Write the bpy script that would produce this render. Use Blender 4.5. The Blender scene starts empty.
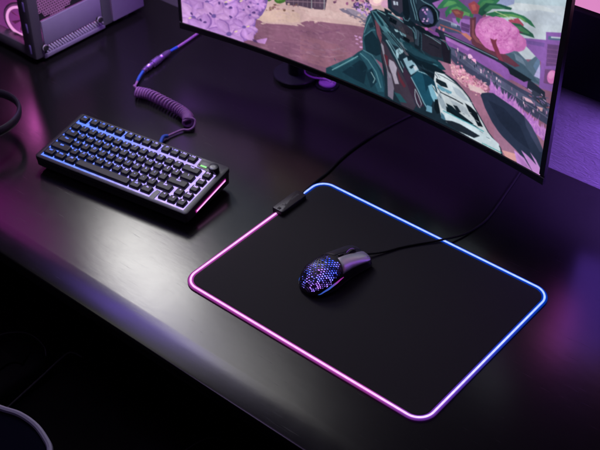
import bpy, bmesh, math, random
import numpy as np
from mathutils import Vector, Matrix
scene = bpy.context.scene
C = scene.collection
PI = math.pi

# ------------------------------------------------------------------ helpers
def link(o, parent=None):
    C.objects.link(o)
    if parent is not None: o.parent = parent
    return o
def mesh(name, verts, faces, mat, parent=None, smooth=True, mats=None):
    me = bpy.data.meshes.new(name); me.from_pydata([tuple(v) for v in verts], [], faces)
    bm = bmesh.new(); bm.from_mesh(me); bmesh.ops.recalc_face_normals(bm, faces=bm.faces); bm.to_mesh(me); bm.free()
    me.materials.append(mat)
    for m in (mats or []): me.materials.append(m)
    if smooth: shade(me)
    return link(bpy.data.objects.new(name, me), parent)
def shade(me, ang=38):
    me.polygons.foreach_set('use_smooth', [True]*len(me.polygons))
    try: me.set_sharp_from_angle(angle=math.radians(ang))
    except Exception: pass
def bmo(name, bm, mat, parent=None, smooth=True, ang=38):
    me = bpy.data.meshes.new(name); bmesh.ops.recalc_face_normals(bm, faces=bm.faces); bm.to_mesh(me); bm.free()
    me.materials.append(mat)
    if smooth: shade(me, ang)
    return link(bpy.data.objects.new(name, me), parent)
def thing(name, label, cat, loc=(0,0,0), rz=0, group=None):
    o = link(bpy.data.objects.new(name, None)); o.empty_display_size = .02
    o.location = loc; o.rotation_euler = (0,0,rz)
    return tag(o, label, cat, group)
def tag(o, label, cat, group=None):
    o['label'] = label; o['category'] = cat
    if group: o['group'] = group
    return o
def box(bm, cx, cy, cz, sx, sy, sz, bev=0, seg=2, M=None):
    r = bmesh.ops.create_cube(bm, size=1)
    vs = r['verts']
    for v in vs: v.co = Vector((v.co.x*sx, v.co.y*sy, v.co.z*sz))
    if bev:
        es = list({e for v in vs for e in v.link_edges})
        rr = bmesh.ops.bevel(bm, geom=es, offset=bev, segments=seg, profile=.5, affect='EDGES')
        vs = list({v for f in rr['faces'] for v in f.verts} | {v for v in vs if v.is_valid})
    for v in vs:
        if M is not None: v.co = M @ v.co
        v.co += Vector((cx, cy, cz))
    return vs
def boxo(name, c, s, bev, mat, parent=None, M=None, seg=2):
    bm = bmesh.new(); box(bm, *c, *s, bev, seg, M); return bmo(name, bm, mat, parent)
def rrect(x0, y0, x1, y1, r, n=6):
    pts = []
    for cx, cy, a0 in ((x1-r,y1-r,0),(x0+r,y1-r,90),(x0+r,y0+r,180),(x1-r,y0+r,270)):
        for i in range(n+1):
            a = math.radians(a0+90*i/n); pts.append((cx+r*math.cos(a), cy+r*math.sin(a)))
    return pts
def loft(loops, cap0=True, cap1=True, close=True):
    n = len(loops[0]); V = [v for l in loops for v in l]; F = []
    for k in range(len(loops)-1):
        for i in range(n if close else n-1):
            j = (i+1) % n; F.append((k*n+i, k*n+j, (k+1)*n+j, (k+1)*n+i))
    if cap0: F.append(tuple(range(n))[::-1])
    if cap1: F.append(tuple((len(loops)-1)*n+i for i in range(n)))
    return V, F
def lathe(prof, n=32, M=None):
    loops = [[(r*math.cos(2*PI*i/n), r*math.sin(2*PI*i/n), z) for i in range(n)] for r, z in prof]
    V, F = loft(loops)
    if M is not None: V = [M @ Vector(v) for v in V]
    return V, F
def spline(pts, sub=8, closed=False):
    P = [Vector(p) for p in pts]; out = []; n = len(P)
    for i in range(n if closed else n-1):
        if closed: a,b,c,d = P[(i-1)%n],P[i],P[(i+1)%n],P[(i+2)%n]
        else:
            b,c = P[i],P[i+1]; a = P[i-1] if i else b*2-c; d = P[i+2] if i+2<n else c*2-b
        for k in range(sub):
            t = k/sub
            out.append(.5*((2*b)+(c-a)*t+(2*a-5*b+4*c-d)*t*t+(3*b-a-3*c+d)*t*t*t))
    if not closed: out.append(P[-1])
    return out
def tube(P, r, n=10, closed=False, flat=None):
    """sweep a circle of radius r (number or function of 0..1) along the points"""
    P = [Vector(p) for p in P]; m = len(P); loops = []
    T = []
    for i in range(m):
        a = P[(i-1) % m] if (closed or i) else P[i]; b = P[(i+1) % m] if (closed or i < m-1) else P[i]
        T.append((b-a).normalized())
    up = Vector((0,0,1)) if abs(T[0].z) < .9 else Vector((1,0,0))
    N = (up - T[0]*up.dot(T[0])).normalized()
    for i in range(m):
        N = (N - T[i]*N.dot(T[i])).normalized(); B = T[i].cross(N)
        rr = r(i/(m-1)) if callable(r) else r
        w, h = flat if flat else (1, 1)
        loops.append([P[i] + B*(w*rr*math.cos(2*PI*k/n)) + N*(h*rr*math.sin(2*PI*k/n)) for k in range(n)])
    if closed:
        V = [v for l in loops for v in l]; F = []
        for a in range(m):
            b = (a+1) % m
            for i in range(n):
                j = (i+1) % n; F.append((a*n+i, a*n+j, b*n+j, b*n+i))
        return V, F
    return loft(loops)
def join(parts):
    V = []; F = []
    for v, f in parts:
        o = len(V); V += list(v); F += [tuple(i+o for i in t) for t in f]
    return V, F

# ------------------------------------------------------------------ materials
def lin(c):
    return tuple((x/12.92 if x <= .04045 else ((x+.055)/1.055)**2.4) for x in c)
def mat(name, base, rough=.5, metal=0, spec=.5, coat=0, coat_rough=.1, var=.0, vscale=60, rvar=0, rscale=30, bump=0, bscale=400, sheen=0, sheen_tint=(1,1,1), stretch=None):
    m = bpy.data.materials.new(name); m.use_nodes = True; nt = m.node_tree; N = nt.nodes; Lk = nt.links
    b = N['Principled BSDF']; b.inputs['Base Color'].default_value = (*base, 1)
    b.inputs['Roughness'].default_value = rough; b.inputs['Metallic'].default_value = metal
    b.inputs['Specular IOR Level'].default_value = spec
    if coat: b.inputs['Coat Weight'].default_value = coat; b.inputs['Coat Roughness'].default_value = coat_rough
    if sheen: b.inputs['Sheen Weight'].default_value = sheen; b.inputs['Sheen Roughness'].default_value = .4; b.inputs['Sheen Tint'].default_value = (*sheen_tint, 1)
    tc = N.new('ShaderNodeTexCoord'); src = tc.outputs['Object']
    if stretch:
        mp = N.new('ShaderNodeMapping'); mp.inputs['Scale'].default_value = stretch; Lk.new(src, mp.inputs[0]); src = mp.outputs[0]
    def noise(sc, det=4):
        n = N.new('ShaderNodeTexNoise'); n.inputs['Scale'].default_value = sc; n.inputs['Detail'].default_value = det
        Lk.new(src, n.inputs['Vector']); return n
    n = noise(vscale)
    mr = N.new('ShaderNodeMix'); mr.data_type = 'RGBA'; k = var or .06
    mr.inputs[6].default_value = (*[x*(1-k) for x in base], 1); mr.inputs[7].default_value = (*[min(1, x*(1+k)) for x in base], 1)
    Lk.new(n.outputs[0], mr.inputs[0]); Lk.new(mr.outputs[2], b.inputs['Base Color'])
    if rvar:
        n2 = noise(rscale, 6); r = N.new('ShaderNodeMapRange')
        r.inputs[3].default_value = max(0, rough-rvar); r.inputs[4].default_value = min(1, rough+rvar)
        Lk.new(n2.outputs[0], r.inputs[0]); Lk.new(r.outputs[0], b.inputs['Roughness'])
    if bump:
        n3 = noise(bscale, 3); bp = N.new('ShaderNodeBump'); bp.inputs['Strength'].default_value = bump; bp.inputs['Distance'].default_value = .001
        Lk.new(n3.outputs[0], bp.inputs['Height']); Lk.new(bp.outputs[0], b.inputs['Normal'])
    return m
def emat(name, col, strength):
    m = bpy.data.materials.new(name); m.use_nodes = True; N = m.node_tree.nodes; L_ = m.node_tree.links
    N.remove(N['Principled BSDF']); e = N.new('ShaderNodeEmission'); e.inputs[0].default_value = (*col, 1); e.inputs[1].default_value = strength
    L_.new(e.outputs[0], N['Material Output'].inputs[0]); return m
def ramp_emat(name, stops, strength, frm, to, axis='X'):
    """emission whose colour runs along an object axis from frm to to"""
    m = emat(name, (1,1,1), strength); N = m.node_tree.nodes; L_ = m.node_tree.links
    e = [n for n in N if n.type == 'EMISSION'][0]
    tc = N.new('ShaderNodeTexCoord'); sp = N.new('ShaderNodeSeparateXYZ'); L_.new(tc.outputs['Object'], sp.inputs[0])
    mr = N.new('ShaderNodeMapRange'); mr.inputs[1].default_value = frm; mr.inputs[2].default_value = to; L_.new(sp.outputs[axis], mr.inputs[0])
    cr = N.new('ShaderNodeValToRGB'); el = cr.color_ramp.elements
    while len(el) < len(stops): el.new(.5)
    for k, (p, c) in enumerate(stops): el[k].position = p; el[k].color = (*c, 1)
    L_.new(mr.outputs[0], cr.inputs[0]); L_.new(cr.outputs[0], e.inputs[0]); return m
def attr_emat(name, strength):
    m = emat(name, (1,1,1), strength); N = m.node_tree.nodes; L_ = m.node_tree.links
    e = [n for n in N if n.type == 'EMISSION'][0]
    a = N.new('ShaderNodeAttribute'); a.attribute_name = 'Col'; L_.new(a.outputs['Color'], e.inputs[0]); return m
def setcol(o, cols):
    at = o.data.color_attributes.new('Col', 'FLOAT_COLOR', 'POINT')
    at.data.foreach_set('color', np.asarray(cols, dtype=np.float32).ravel())

M = {}
M['desk'] = mat('desk_laminate', (.006,.0055,.0062), .225, spec=.5, var=.18, vscale=9, rvar=.05, rscale=14, bump=.06, bscale=90, stretch=(.35,1,1))
M['black'] = mat('black_plastic', (.012,.012,.014), .45, var=.1, bump=.05, bscale=1500)
M['bezel'] = mat('bezel_plastic', (.010,.009,.012), .4)
M['case_alu'] = mat('anodised_black_aluminium', (.050,.050,.054), .42, metal=.6, spec=.5, var=.08, vscale=300, rvar=.03, bump=.04, bscale=2500)
M['keycap'] = mat('keycap_plastic', (.012,.012,.014), .48, spec=.32, var=.12, vscale=250, bump=.05, bscale=1800)
M['cloth'] = mat('pad_cloth', (.0085,.0081,.0095), .72, spec=.28, var=.25, vscale=1200, bump=.35, bscale=2600, sheen=.05)
M['rubber'] = mat('rubber', (.012,.012,.013), .7)
M['cable'] = mat('cable_braid', (.005,.005,.006), .6, spec=.25, bump=.3, bscale=1500)
M['mouse'] = mat('mouse_shell', (.016,.016,.018), .36, bump=.03, bscale=2500)
M['mouse_button'] = mat('mouse_button_lit', (.80,.77,.82), .34, metal=.80, rvar=.012, bump=.03, bscale=2500)
M['violet_cable'] = mat('violet_braid', (.25,.10,.38), .6, var=.3, vscale=900, bump=.5, bscale=1400)
_n = M['violet_cable'].node_tree
for nd in _n.nodes:
    if nd.type == 'MIX': nd.inputs[6].default_value = (.18,.10,.42,1); nd.inputs[7].default_value = (.50,.16,.44,1)
    if nd.type == 'TEX_NOISE' and nd.inputs['Scale'].default_value == 900: nd.inputs['Scale'].default_value = 170
M['blue_sleeve'] = mat('blue_heatshrink', (.03,.10,.55), .4)
M['violet_metal'] = mat('violet_anodised_metal', (.42,.26,.62), .28, metal=.8, rvar=.05)
M['violet_rubber'] = mat('violet_rubber', (.45,.20,.60), .5)
M['pc_frame'] = mat('pc_frame_paint', (.085,.075,.10), .42, var=.08, bump=.05, bscale=1200)
M['pc_panel'] = mat('pc_panel_steel', (.26,.22,.34), .42, metal=.2, var=.08, bump=.04, bscale=900)
M['pc_dark'] = mat('pc_dark_mesh', (.01,.01,.012), .6)
M['slot'] = mat('slot_violet', (.20,.14,.42), .4)
M['vent'] = mat('vent_fin_steel', (.80,.74,.90), .38, metal=.4)
M['grille'] = mat('fan_grille_pink', (.36,.17,.30), .5)
M['panelnavy'] = mat('acoustic_panel_fabric', (.0015,.0015,.005), .9, spec=.08, bump=.3, bscale=900)
M['leather'] = mat('chair_leather', (.004,.004,.0045), .6, spec=.25, bump=.3, bscale=700)
M['piping'] = mat('chair_piping', (.10,.10,.105), .6)
M['navy'] = mat('armrest_navy', (.0015,.0015,.008), .9, spec=.04, bump=.1)
M['floor'] = mat('floor', (.01,.01,.011), .7)
M['headband'] = mat('headset_plastic', (.035,.030,.042), .38)
M['steel'] = mat('blackened_steel', (.012,.012,.02), .35, metal=.5)

def smudge(m, base, amp):
    N = m.node_tree.nodes; L_ = m.node_tree.links; b = N['Principled BSDF']; tc = N.new('ShaderNodeTexCoord')
    n1 = N.new('ShaderNodeTexNoise'); n1.inputs['Scale'].default_value = 7; n1.inputs['Detail'].default_value = 8; n1.inputs['Roughness'].default_value = .65; n1.inputs['Distortion'].default_value = .8; L_.new(tc.outputs['Object'], n1.inputs['Vector'])
    mp = N.new('ShaderNodeMapping'); mp.inputs['Scale'].default_value = (14,420,1); mp.inputs['Rotation'].default_value = (0,0,.12); L_.new(tc.outputs['Object'], mp.inputs[0])
    n2 = N.new('ShaderNodeTexNoise'); n2.inputs['Scale'].default_value = 1; n2.inputs['Detail'].default_value = 3; L_.new(mp.outputs[0], n2.inputs['Vector'])
    a1 = N.new('ShaderNodeMapRange'); a1.inputs[1].default_value=.3; a1.inputs[2].default_value=.7; a1.inputs[3].default_value = base-amp; a1.inputs[4].default_value = base+amp; L_.new(n1.outputs[0], a1.inputs[0])
    a2 = N.new('ShaderNodeMapRange'); a2.inputs[1].default_value=.62; a2.inputs[2].default_value=.75; a2.inputs[3].default_value = 0; a2.inputs[4].default_value = .07; L_.new(n2.outputs[0], a2.inputs[0])
    ad = N.new('ShaderNodeMath'); ad.operation = 'ADD'; L_.new(a1.outputs[0], ad.inputs[0]); L_.new(a2.outputs[0], ad.inputs[1]); L_.new(ad.outputs[0], b.inputs['Roughness'])
smudge(M['desk'], .225, .018)
M['mouse_unlit'] = mat('mouse_button_unlit', (.045,.044,.048), .34, metal=.3)
# rough wall covering: stretched, warped noise as relief
def wall_mat():
    m = mat('wall_plaster', (.20,.18,.23), .75, spec=.25, var=.45, vscale=14)
    N = m.node_tree.nodes; L_ = m.node_tree.links; b = N['Principled BSDF']
    tc = N.new('ShaderNodeTexCoord'); mp = N.new('ShaderNodeMapping'); mp.inputs['Scale'].default_value = (45,45,170); mp.inputs['Rotation'].default_value=(0,.5,0)
    n = N.new('ShaderNodeTexNoise'); n.inputs['Scale'].default_value = 1; n.inputs['Detail'].default_value = 7; n.inputs['Roughness'].default_value = .62; n.inputs['Distortion'].default_value = 1.6
    L_.new(tc.outputs['Object'], mp.inputs[0]); L_.new(mp.outputs[0], n.inputs['Vector'])
    bp = N.new('ShaderNodeBump'); bp.inputs['Strength'].default_value = .6; bp.inputs['Distance'].default_value = .003
    L_.new(n.outputs[0], bp.inputs['Height']); L_.new(bp.outputs[0], b.inputs['Normal']); return m
M['wall'] = wall_mat()

# ------------------------------------------------------------------ the setting
wall = boxo('wall', (-.1,.72,.0), (4.4,.14,3.0), 0, M['wall']); wall.location = (0,-.003,0)
tag(wall, 'rough wrinkled wall covering behind the desk, lit violet on the right', 'wall')
fl = boxo('floor', (0,0,-.78), (6,6,.06), 0, M['floor']); fl['kind'] = 'structure'

# desk: thick slab whose front edge rolls down in a gentle waterfall
prof = [(-.0845,0),(-.0860,-.00003),(-.088,-.00012),(-.092,-.00032),(-.097,-.00062),(-.102,-.0010),(-.107,-.00158),(-.112,-.00225),(-.117,-.0030),(-.122,-.00385),(-.127,-.0048),(-.131,-.00565),(-.1345,-.0065),(-.1362,-.0074),(-.1370,-.0090),(-.1370,-.026),(-.1362,-.0282),(-.134,-.029),(.640,-.029),(.640,0)]
xs = [-1.9,-1.0,-.5,0,.5,1.0,1.6]
desk = thing('desk', 'satin black desktop with rounded front edge, everything stands on it', 'desk')
V,F = loft([[(x,y,z) for y,z in prof] for x in xs])
mesh('desktop', V, F, M['desk'], desk, smooth=True)
for x in (-1.75,1.45):
    for y in (-.02,.56): boxo('leg', (x,y,-.392), (.06,.06,.716), .004, M['steel'], desk)

# ------------------------------------------------------------------ mouse pad with light strip
PW, PH = .4624, .3453
pad = thing('mouse_pad', 'large black cloth mouse pad edged with a glowing pink and blue light strip', 'mouse pad')
def pad_loop(d, z, r=.026, n=14): return [(x,y,z) for x,y in rrect(-d,-d,PW+d,PH+d,r+d,n)]
V,F = loft([pad_loop(-.0044,.0005), pad_loop(-.0044,.0026), pad_loop(-.0052,.0034), pad_loop(-.0068,.0036)])
mesh('cloth_surface', V, F, M['cloth'], pad)
def loop_path(step=.004):
    L0 = rrect(0,0,PW,PH,.026,14); out = []
    for i in range(len(L0)):
        a = Vector(L0[i]); b = Vector(L0[(i+1)%len(L0)]); k = max(1, int((b-a).length/step))
        for j in range(k): out.append(a+(b-a)*(j/k))
    return out
LP = loop_path()
def strip_cols(p):
    """colour of the strip at a place: pink along left and front, violet at the near corner, blue on right and back"""
    x, y = p.x/PW, p.y/PH
    if y > .99 or (y > .93 and x < .06): k = 1
    elif x > .97: k = min(1, max(0, .30+.75*y))
    elif x < .03: k = 0 if y < .80 else (y-.80)/.05
    else: k = max(0, (x-.80)*1.5) if y < .05 else 1
    k = min(1, max(0, k))
    return k
def mixc(stops, k):
    for (a,ca),(b,cb) in zip(stops, stops[1:]):
        if k <= b:
            t = (k-a)/(b-a); return tuple(ca[i]+(cb[i]-ca[i])*t for i in range(3))
    return stops[-1][1]
core_st = [(0,(1.35,.66,1.3)),(.35,(1.0,.76,1.6)),(.7,(.70,.76,1.6)),(1,(.50,.68,1.6))]
halo_st = [(0,(.80,.12,.75)),(.35,(.36,.09,.85)),(.7,(.05,.11,1.1)),(1,(.004,.09,1.0))]
n=10; V,F = tube([(p.x,p.y,.0036) for p in LP], .00155, n, closed=True)
o = mesh('light_tube', V, F, attr_emat('light_tube_glow', 1.0), pad)
setcol(o, [(*[c*(1+.07*math.sin(i*1.9)+.05*math.sin(i*.37)) for c in mixc(core_st, strip_cols(p))],1) for i,p in enumerate(LP) for _ in range(n)])
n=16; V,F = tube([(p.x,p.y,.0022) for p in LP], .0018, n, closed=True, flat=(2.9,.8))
o = mesh('light_halo', V, F, attr_emat('light_halo_glow', .8), pad)
setcol(o, [(*[c*(.22+1.1*(1-abs(math.cos(2*PI*k/n)))**1.3) for c in mixc(halo_st, strip_cols(p))],1) for p in LP for k in range(n)])  # colours fade outward to imitate camera bloom round the tube
# controller box clipped over the left edge
ctrl = [(x,y) for x,y in rrect(-.0115,-.0325,.0115,.0325,.003,4)]
V,F = loft([[(x*k,y*k2,z) for x,y in ctrl] for z,k,k2 in ((.0006,.96,.985),(.0015,1,1),(.0105,1,1),(.0118,.95,.98),(.0122,.88,.96))])
cb = mesh('control_box', V, F, M['black'], pad); cb.location = (.0022,.2555,0); cb.rotation_euler = (0,0,0)
mark = mat('embossed_mark', (.055,.055,.06), .5)
bm = bmesh.new()
for i in range(7): box(bm, .0, .006+i*.0028, .01235, .0032 if i%3 else .0042, .0014, .0003)
box(bm, 0, -.0145, .01235, .0062,.0018,.0003, M=Matrix.Rotation(.6,3,'Z')); box(bm, 0, -.0105, .01235, .0062,.0018,.0003, M=Matrix.Rotation(-.6,3,'Z')); box(bm, .0026,-.0125,.01235,.0014,.005,.0003)
mk = bmo('embossed_mark', bm, mark, cb, smooth=False)
boxo('button', (0,-.0265,.0125), (.005,.005,.0012), .0004, M['rubber'], cb)
pc = spline([(.0022,.286,.006),(-.002,.300,.0035),(-.0064,.335,.0026),(-.0075,.3727,.0026),(-.0138,.415,.0026),(-.0166,.4657,.0026),(-.014,.5354,.0026),(-.0036,.605,.0026),(.004,.634,.003)], 10)
V,F = tube(pc, .0020, 8); mesh('cable', V, F, M['cable'], pad)

# ------------------------------------------------------------------ keyboard
KX,KY,KYAW,KZ,KT = -.4094,.0586,.1537,.036,.1093
U = .01905
kb = thing('keyboard', 'black mechanical keyboard with glowing blue and violet keys and a knob', 'keyboard', (KX,KY,0), KYAW)
def top(y, h=0): return KZ + KT*y + h
X0,X1,Y0,Y1 = -.0095,.3222,-.0092,.1240
opening = [(-.10,-.12),(12.60,-.12),(12.60,.55),(12.70,.98),(13.05,.98),(13.12,.90),(13.12,-.12),(16.34,-.12),(16.36,5.06),(15.14,5.06),(15.06,5.14),(14.10,5.22),(14.02,5.30),(13.90,6.30),(9.68,6.30),(9.62,5.60),(9.60,6.30),(5.42,6.30),(5.36,5.60),(5.34,6.30),(1.18,6.30),(1.12,5.60),(1.06,6.30),(-.10,6.30)]
opening = [(x*U,y*U) for x,y in opening]
bm = bmesh.new()
def addloop(pts): return [bm.verts.new(p) for p in pts]
outer = lambda d, r=.006: rrect(X0+d,Y0+d,X1-d,Y1-d,max(.001,r-d),5)
l_top = addloop([(x,y,top(y,-.0045)) for x,y in outer(.0016)])
l_in = addloop([(x,y,top(y,-.0045)) for x,y in opening])
es = []
for l in (l_top, l_in):
    for i in range(len(l)): es.append(bm.edges.new((l[i], l[(i+1)%len(l)])))
bmesh.ops.triangle_fill(bm, edges=es, use_beauty=True, use_dissolve=False)
def band(a, b):
    for i in range(len(a)):
        j = (i+1)%len(a); bm.faces.new((a[i],a[j],b[j],b[i]))
prev = l_top
for d,f in ((.0004,lambda y: top(y,-.0051)),(0,lambda y: top(y,-.0068)),(0,lambda y: top(y,-.0125)),(.0012,lambda y: top(y,-.0135)),(.0016,lambda y: .0105+.02*max(0,y)),(.0075,lambda y: .0042)):
    nx = addloop([(x,y,f(y)) for x,y in outer(d)]); band(prev,nx); prev = nx
bm.faces.new(prev)
l_dn = addloop([(x,y,top(y,-.0155)) for x,y in opening]); band(l_in,l_dn)
bmo('case', bm, M['case_alu'], kb, ang=30)
for x in (.02,.29):
    for y in (.006,.108): boxo('foot', (x,y,.0021), (.03,.008,.0042), .001, M['rubber'], kb)
plate_mat = ramp_emat('key_backlight', [(0,(.11,.21,1.0)),(.34,(.17,.25,1.0)),(.55,(.34,.30,1.0)),(.8,(.47,.36,.98)),(1,(.50,.37,.96))], 1.45, 0, .31)
# the backlight is a row of LEDs under the keys: brighter pools, dimmer between
_nt = plate_mat.node_tree; _e = [n for n in _nt.nodes if n.type=='EMISSION'][0]; _tc = [n for n in _nt.nodes if n.type=='TEX_COORD'][0]
_mp = _nt.nodes.new('ShaderNodeMapping'); _mp.inputs['Scale'].default_value = (1/U,1/U,0); _mp.inputs['Location'].default_value = (0,0,0)
_v = _nt.nodes.new('ShaderNodeTexVoronoi'); _v.inputs['Scale'].default_value = 1; _v.inputs['Randomness'].default_value = .25
_r = _nt.nodes.new('ShaderNodeMapRange'); _r.inputs[1].default_value = .1; _r.inputs[2].default_value = .75; _r.inputs[3].default_value = 1.75; _r.inputs[4].default_value = 1.0
_nt.links.new(_tc.outputs['Object'], _mp.inputs[0]); _nt.links.new(_mp.outputs[0], _v.inputs['Vector']); _nt.links.new(_v.outputs['Distance'], _r.inputs[0]); _nt.links.new(_r.outputs[0], _e.inputs[1])
bm = bmesh.new()
vs = [bm.verts.new((x*1.0,y,top(y,-.0062))) for x,y in opening]
f = bm.faces.new(vs); bmesh.ops.triangulate(bm, faces=[f])
bmo('backlit_plate', bm, plate_mat, kb, smooth=False)
# keycaps
def cap_mesh(w):
    lx = w*U-.0031; ly = U-.0037; loops = []
    for z,ix,iy0,iy1,r in ((-.0060,0,0,0,.0014),(-.0044,.0002,.0002,.0001,.0016),(-.0016,.0006,.0006,.0003,.0020),(-.0006,.0010,.0010,.0006,.0021),(-.0001,.0017,.0017,.0012,.0019),(-.0003,.0036,.0034,.0028,.0014)):
        loops.append([(x,y,z) for x,y in rrect(-lx/2+ix,-ly/2+iy0,lx/2-ix,ly/2-iy1,r,3)])
    V,F = loft(loops); me = bpy.data.meshes.new('keycap'); me.from_pydata(V,[],F)
    bm = bmesh.new(); bm.from_mesh(me); bmesh.ops.recalc_face_normals(bm, faces=bm.faces); bm.to_mesh(me); bm.free()
    me.materials.append(M['keycap']); shade(me, 50); return me
capm = {}
fcur = bpy.data.curves.new('legend_text','FONT')
legend_mats = {}
def legend_mat(x):
    k = min(5, int(x/.055))
    if k not in legend_mats:
        t = k/5; c = mixc([(0,(.12,.22,1.0)),(.4,(.25,.27,1.0)),(1,(.62,.45,.95))], t); legend_mats[k] = emat('legend_glow', c, 1.7)
    return legend_mats[k]
legm = {}
def legend_mesh(s):
    if s not in legm:
        c = bpy.data.curves.new('t','FONT'); c.body = s; c.size = .0066 if len(s) == 1 else (.0050 if len(s) < 4 else .0042); c.align_x = 'CENTER'; c.align_y = 'CENTER'; c.offset = .00018
        o = bpy.data.objects.new('t', c); C.objects.link(o); dg = bpy.context.evaluated_depsgraph_get()
        legm[s] = bpy.data.meshes.new_from_object(o.evaluated_get(dg)); bpy.data.objects.remove(o); legm[s].name='legend'
    return legm[s]
tilt = math.atan(KT)
def key(x0, w, row_y, s):
    cx, cy = (x0+w/2)*U, row_y*U
    if w not in capm: capm[w] = cap_mesh(w)
    k = link(bpy.data.objects.new('keycap', capm[w]), kb); k.location = (cx,cy,top(cy)); k.rotation_euler = (tilt,0,0)
    if s:
        me = legend_mesh(s).copy(); me.materials.clear(); me.materials.append(legend_mat(cx))
        l = link(bpy.data.objects.new('legend', me), k); l.location = (0,.0034,.00012)
rows = [
 (5.75, [(0,1,'Esc')]+[(1.25+i,1,'F%d'%(i+1)) for i in range(4)]+[(5.5+i,1,'F%d'%(i+5)) for i in range(4)]+[(9.75+i,1,'F%d'%(i+9)) for i in range(4)]),
 (4.5, [(i,1,c) for i,c in enumerate('`1234567890-=')]+[(13,2,'Back'),(15.25,1,'Del')]),
 (3.5, [(0,1.5,'Tab')]+[(1.5+i,1,c) for i,c in enumerate('QWERTYUIOP[]')]+[(13.5,1.5,'\\'),(15.25,1,'PgU')]),
 (2.5, [(0,1.75,'Caps')]+[(1.75+i,1,c) for i,c in enumerate("ASDFGHJKL;'")]+[(12.75,2.25,'Enter'),(15.25,1,'PgD')]),
 (1.5, [(0,2.25,'Shift')]+[(2.25+i,1,c) for i,c in enumerate('ZXCVBNM,./')]+[(12.25,1.75,'Shift'),(14.25,1,'^'),(15.25,1,'End')]),
 (.5, [(0,1.25,'Ctrl'),(1.25,1.25,'Win'),(2.5,1.25,'Alt'),(3.75,6.25,''),(10,1.25,'Alt'),(11.25,1.25,'Fn'),(13.25,1,'<'),(14.25,1,'v'),(15.25,1,'>')]),
]
for y, ks in rows:
    for x0,w,s in ks: key(x0,w,y,s)
# badge with a green light, knob
yb = .1105
bd = boxo('status_badge', (0,0,0), (.022,.013,.0016), .0006, mat('badge_grey',(.10,.10,.105),.45), kb); bd.location = (.2795,yb,top(yb,-.0041)); bd.rotation_euler=(tilt,0,0)
g = boxo('status_light', (0,0,0), (.0125,.0034,.0012), .0004, emat('green_glow',(.42,1.0,.40),.95), kb); g.location = (.2795,.1035,top(.1035,-.0036)); g.rotation_euler=(tilt,0,0)
pr = [(.0088,0),(.0090,.0006),(.0090,.0096),(.0086,.0106),(.0078,.0110),(.002,.0108)]
loops = []
for r,z in pr: loops.append([(r*(1+(.016*math.cos(i*PI) if .0005<z<.0100 else 0))*math.cos(2*PI*i/64), r*(1+(.016*math.cos(i*PI) if .0005<z<.0100 else 0))*math.sin(2*PI*i/64), z) for i in range(64)])
V,F = loft(loops); kn = mesh('knob', V, F, mat('knob_metal',(.035,.035,.04),.3,metal=.8), kb); kn.location = (.3027,.1025,top(.1025,-.0047)); kn.rotation_euler=(tilt,0,0)
# light bars on both ends of the case
for sx in (X1+.0002, X0-.0002):
    lb = boxo('light_bar', (0,0,0), (.0014,.086,.0026), .0005, emat('magenta_bar_glow',(1.0,.46,.95),1.5), kb)
    lb.location = (sx,.063,top(.063,-.0195)); lb.rotation_euler=(tilt,0,0)
    lb2 = boxo('light_bar_halo', (0,0,0), (.0010,.090,.0052), .0004, emat('magenta_halo_glow',(.75,.05,.55),.55), kb)  # glowing plate added as the bar's magenta halo
    lb2.location = (sx-(.0003 if sx>0 else -.0003),.063,top(.063,-.0195)); lb2.rotation_euler=(tilt,0,0)

# ------------------------------------------------------------------ coiled keyboard cable
cc = thing('coiled_cable', 'violet coiled keyboard cable with blue sleeves and a metal connector', 'cable')
c1 = spline([(-.2885-.0, .232,.012),(-.2895,.2475,.010)], 2)
kbp = Vector((KX+.155*math.cos(KYAW)-.1235*math.sin(KYAW), KY+.155*math.sin(KYAW)+.1235*math.cos(KYAW), .013))
bk = Vector((-math.sin(KYAW), math.cos(KYAW), 0))
V,F = tube([kbp-bk*.004, kbp+bk*.014], .0042, 12, flat=(1.5,.8)); mesh('usb_plug', V, F, M['blue_sleeve'], cc)
p0 = kbp+bk*.012
V,F = tube(spline([p0, (-.3047,.2540,.0085),(-.3045,.2665,.006)],6), .0035, 10); mesh('sleeve', V, F, M['blue_sleeve'], cc)
lead = spline([(-.3045,.2655,.006),(-.3040,.2750,.005),(-.2988,.2985,.005),(-.2890,.3080,.005),(-.2860,.3180,.009),(-.2900,.3250,.0165),(-.2960,.3230,.0205)], 8)
axis = spline([(-.2990,.3150,.0125),(-.3130,.3290,.0125),(-.3404,.3358,.0125),(-.3824,.3373,.0125),(-.4252,.3370,.0125),(-.4540,.3270,.0125)], 60)
turns = 27; rad = .0092; hel = []
m_ = len(axis); NS = turns*16
for i in range(NS+1):
    t = i/NS*(m_-1); a = int(min(m_-2,t)); P_ = axis[a].lerp(axis[a+1], t-a); T_ = (axis[min(m_-1,a+1)]-axis[max(0,a-1)]).normalized()
    Bn = T_.cross(Vector((0,0,1))).normalized(); ang = 2*PI*turns*i/NS+PI/2
    hel.append(P_+Vector((0,0,1))*rad*math.sin(ang)+Bn*rad*math.cos(ang))
tail = spline([hel[-5],(-.4630,.3340,.0190),(-.4700,.3405,.0125),(-.4765,.3475,.0075),(-.4830,.3570,.006),(-.4900,.3680,.006)], 8)
V,F = tube(lead+hel[3:-5]+tail, .0022, 8); mesh('coil', V, F, M['violet_cable'], cc)
V,F = tube(spline([(-.4870,.3630,.006),(-.4960,.3790,.007),(-.5035,.3960,.008)],6), .0031, 10); mesh('sleeve', V, F, M['blue_sleeve'], cc)
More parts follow.
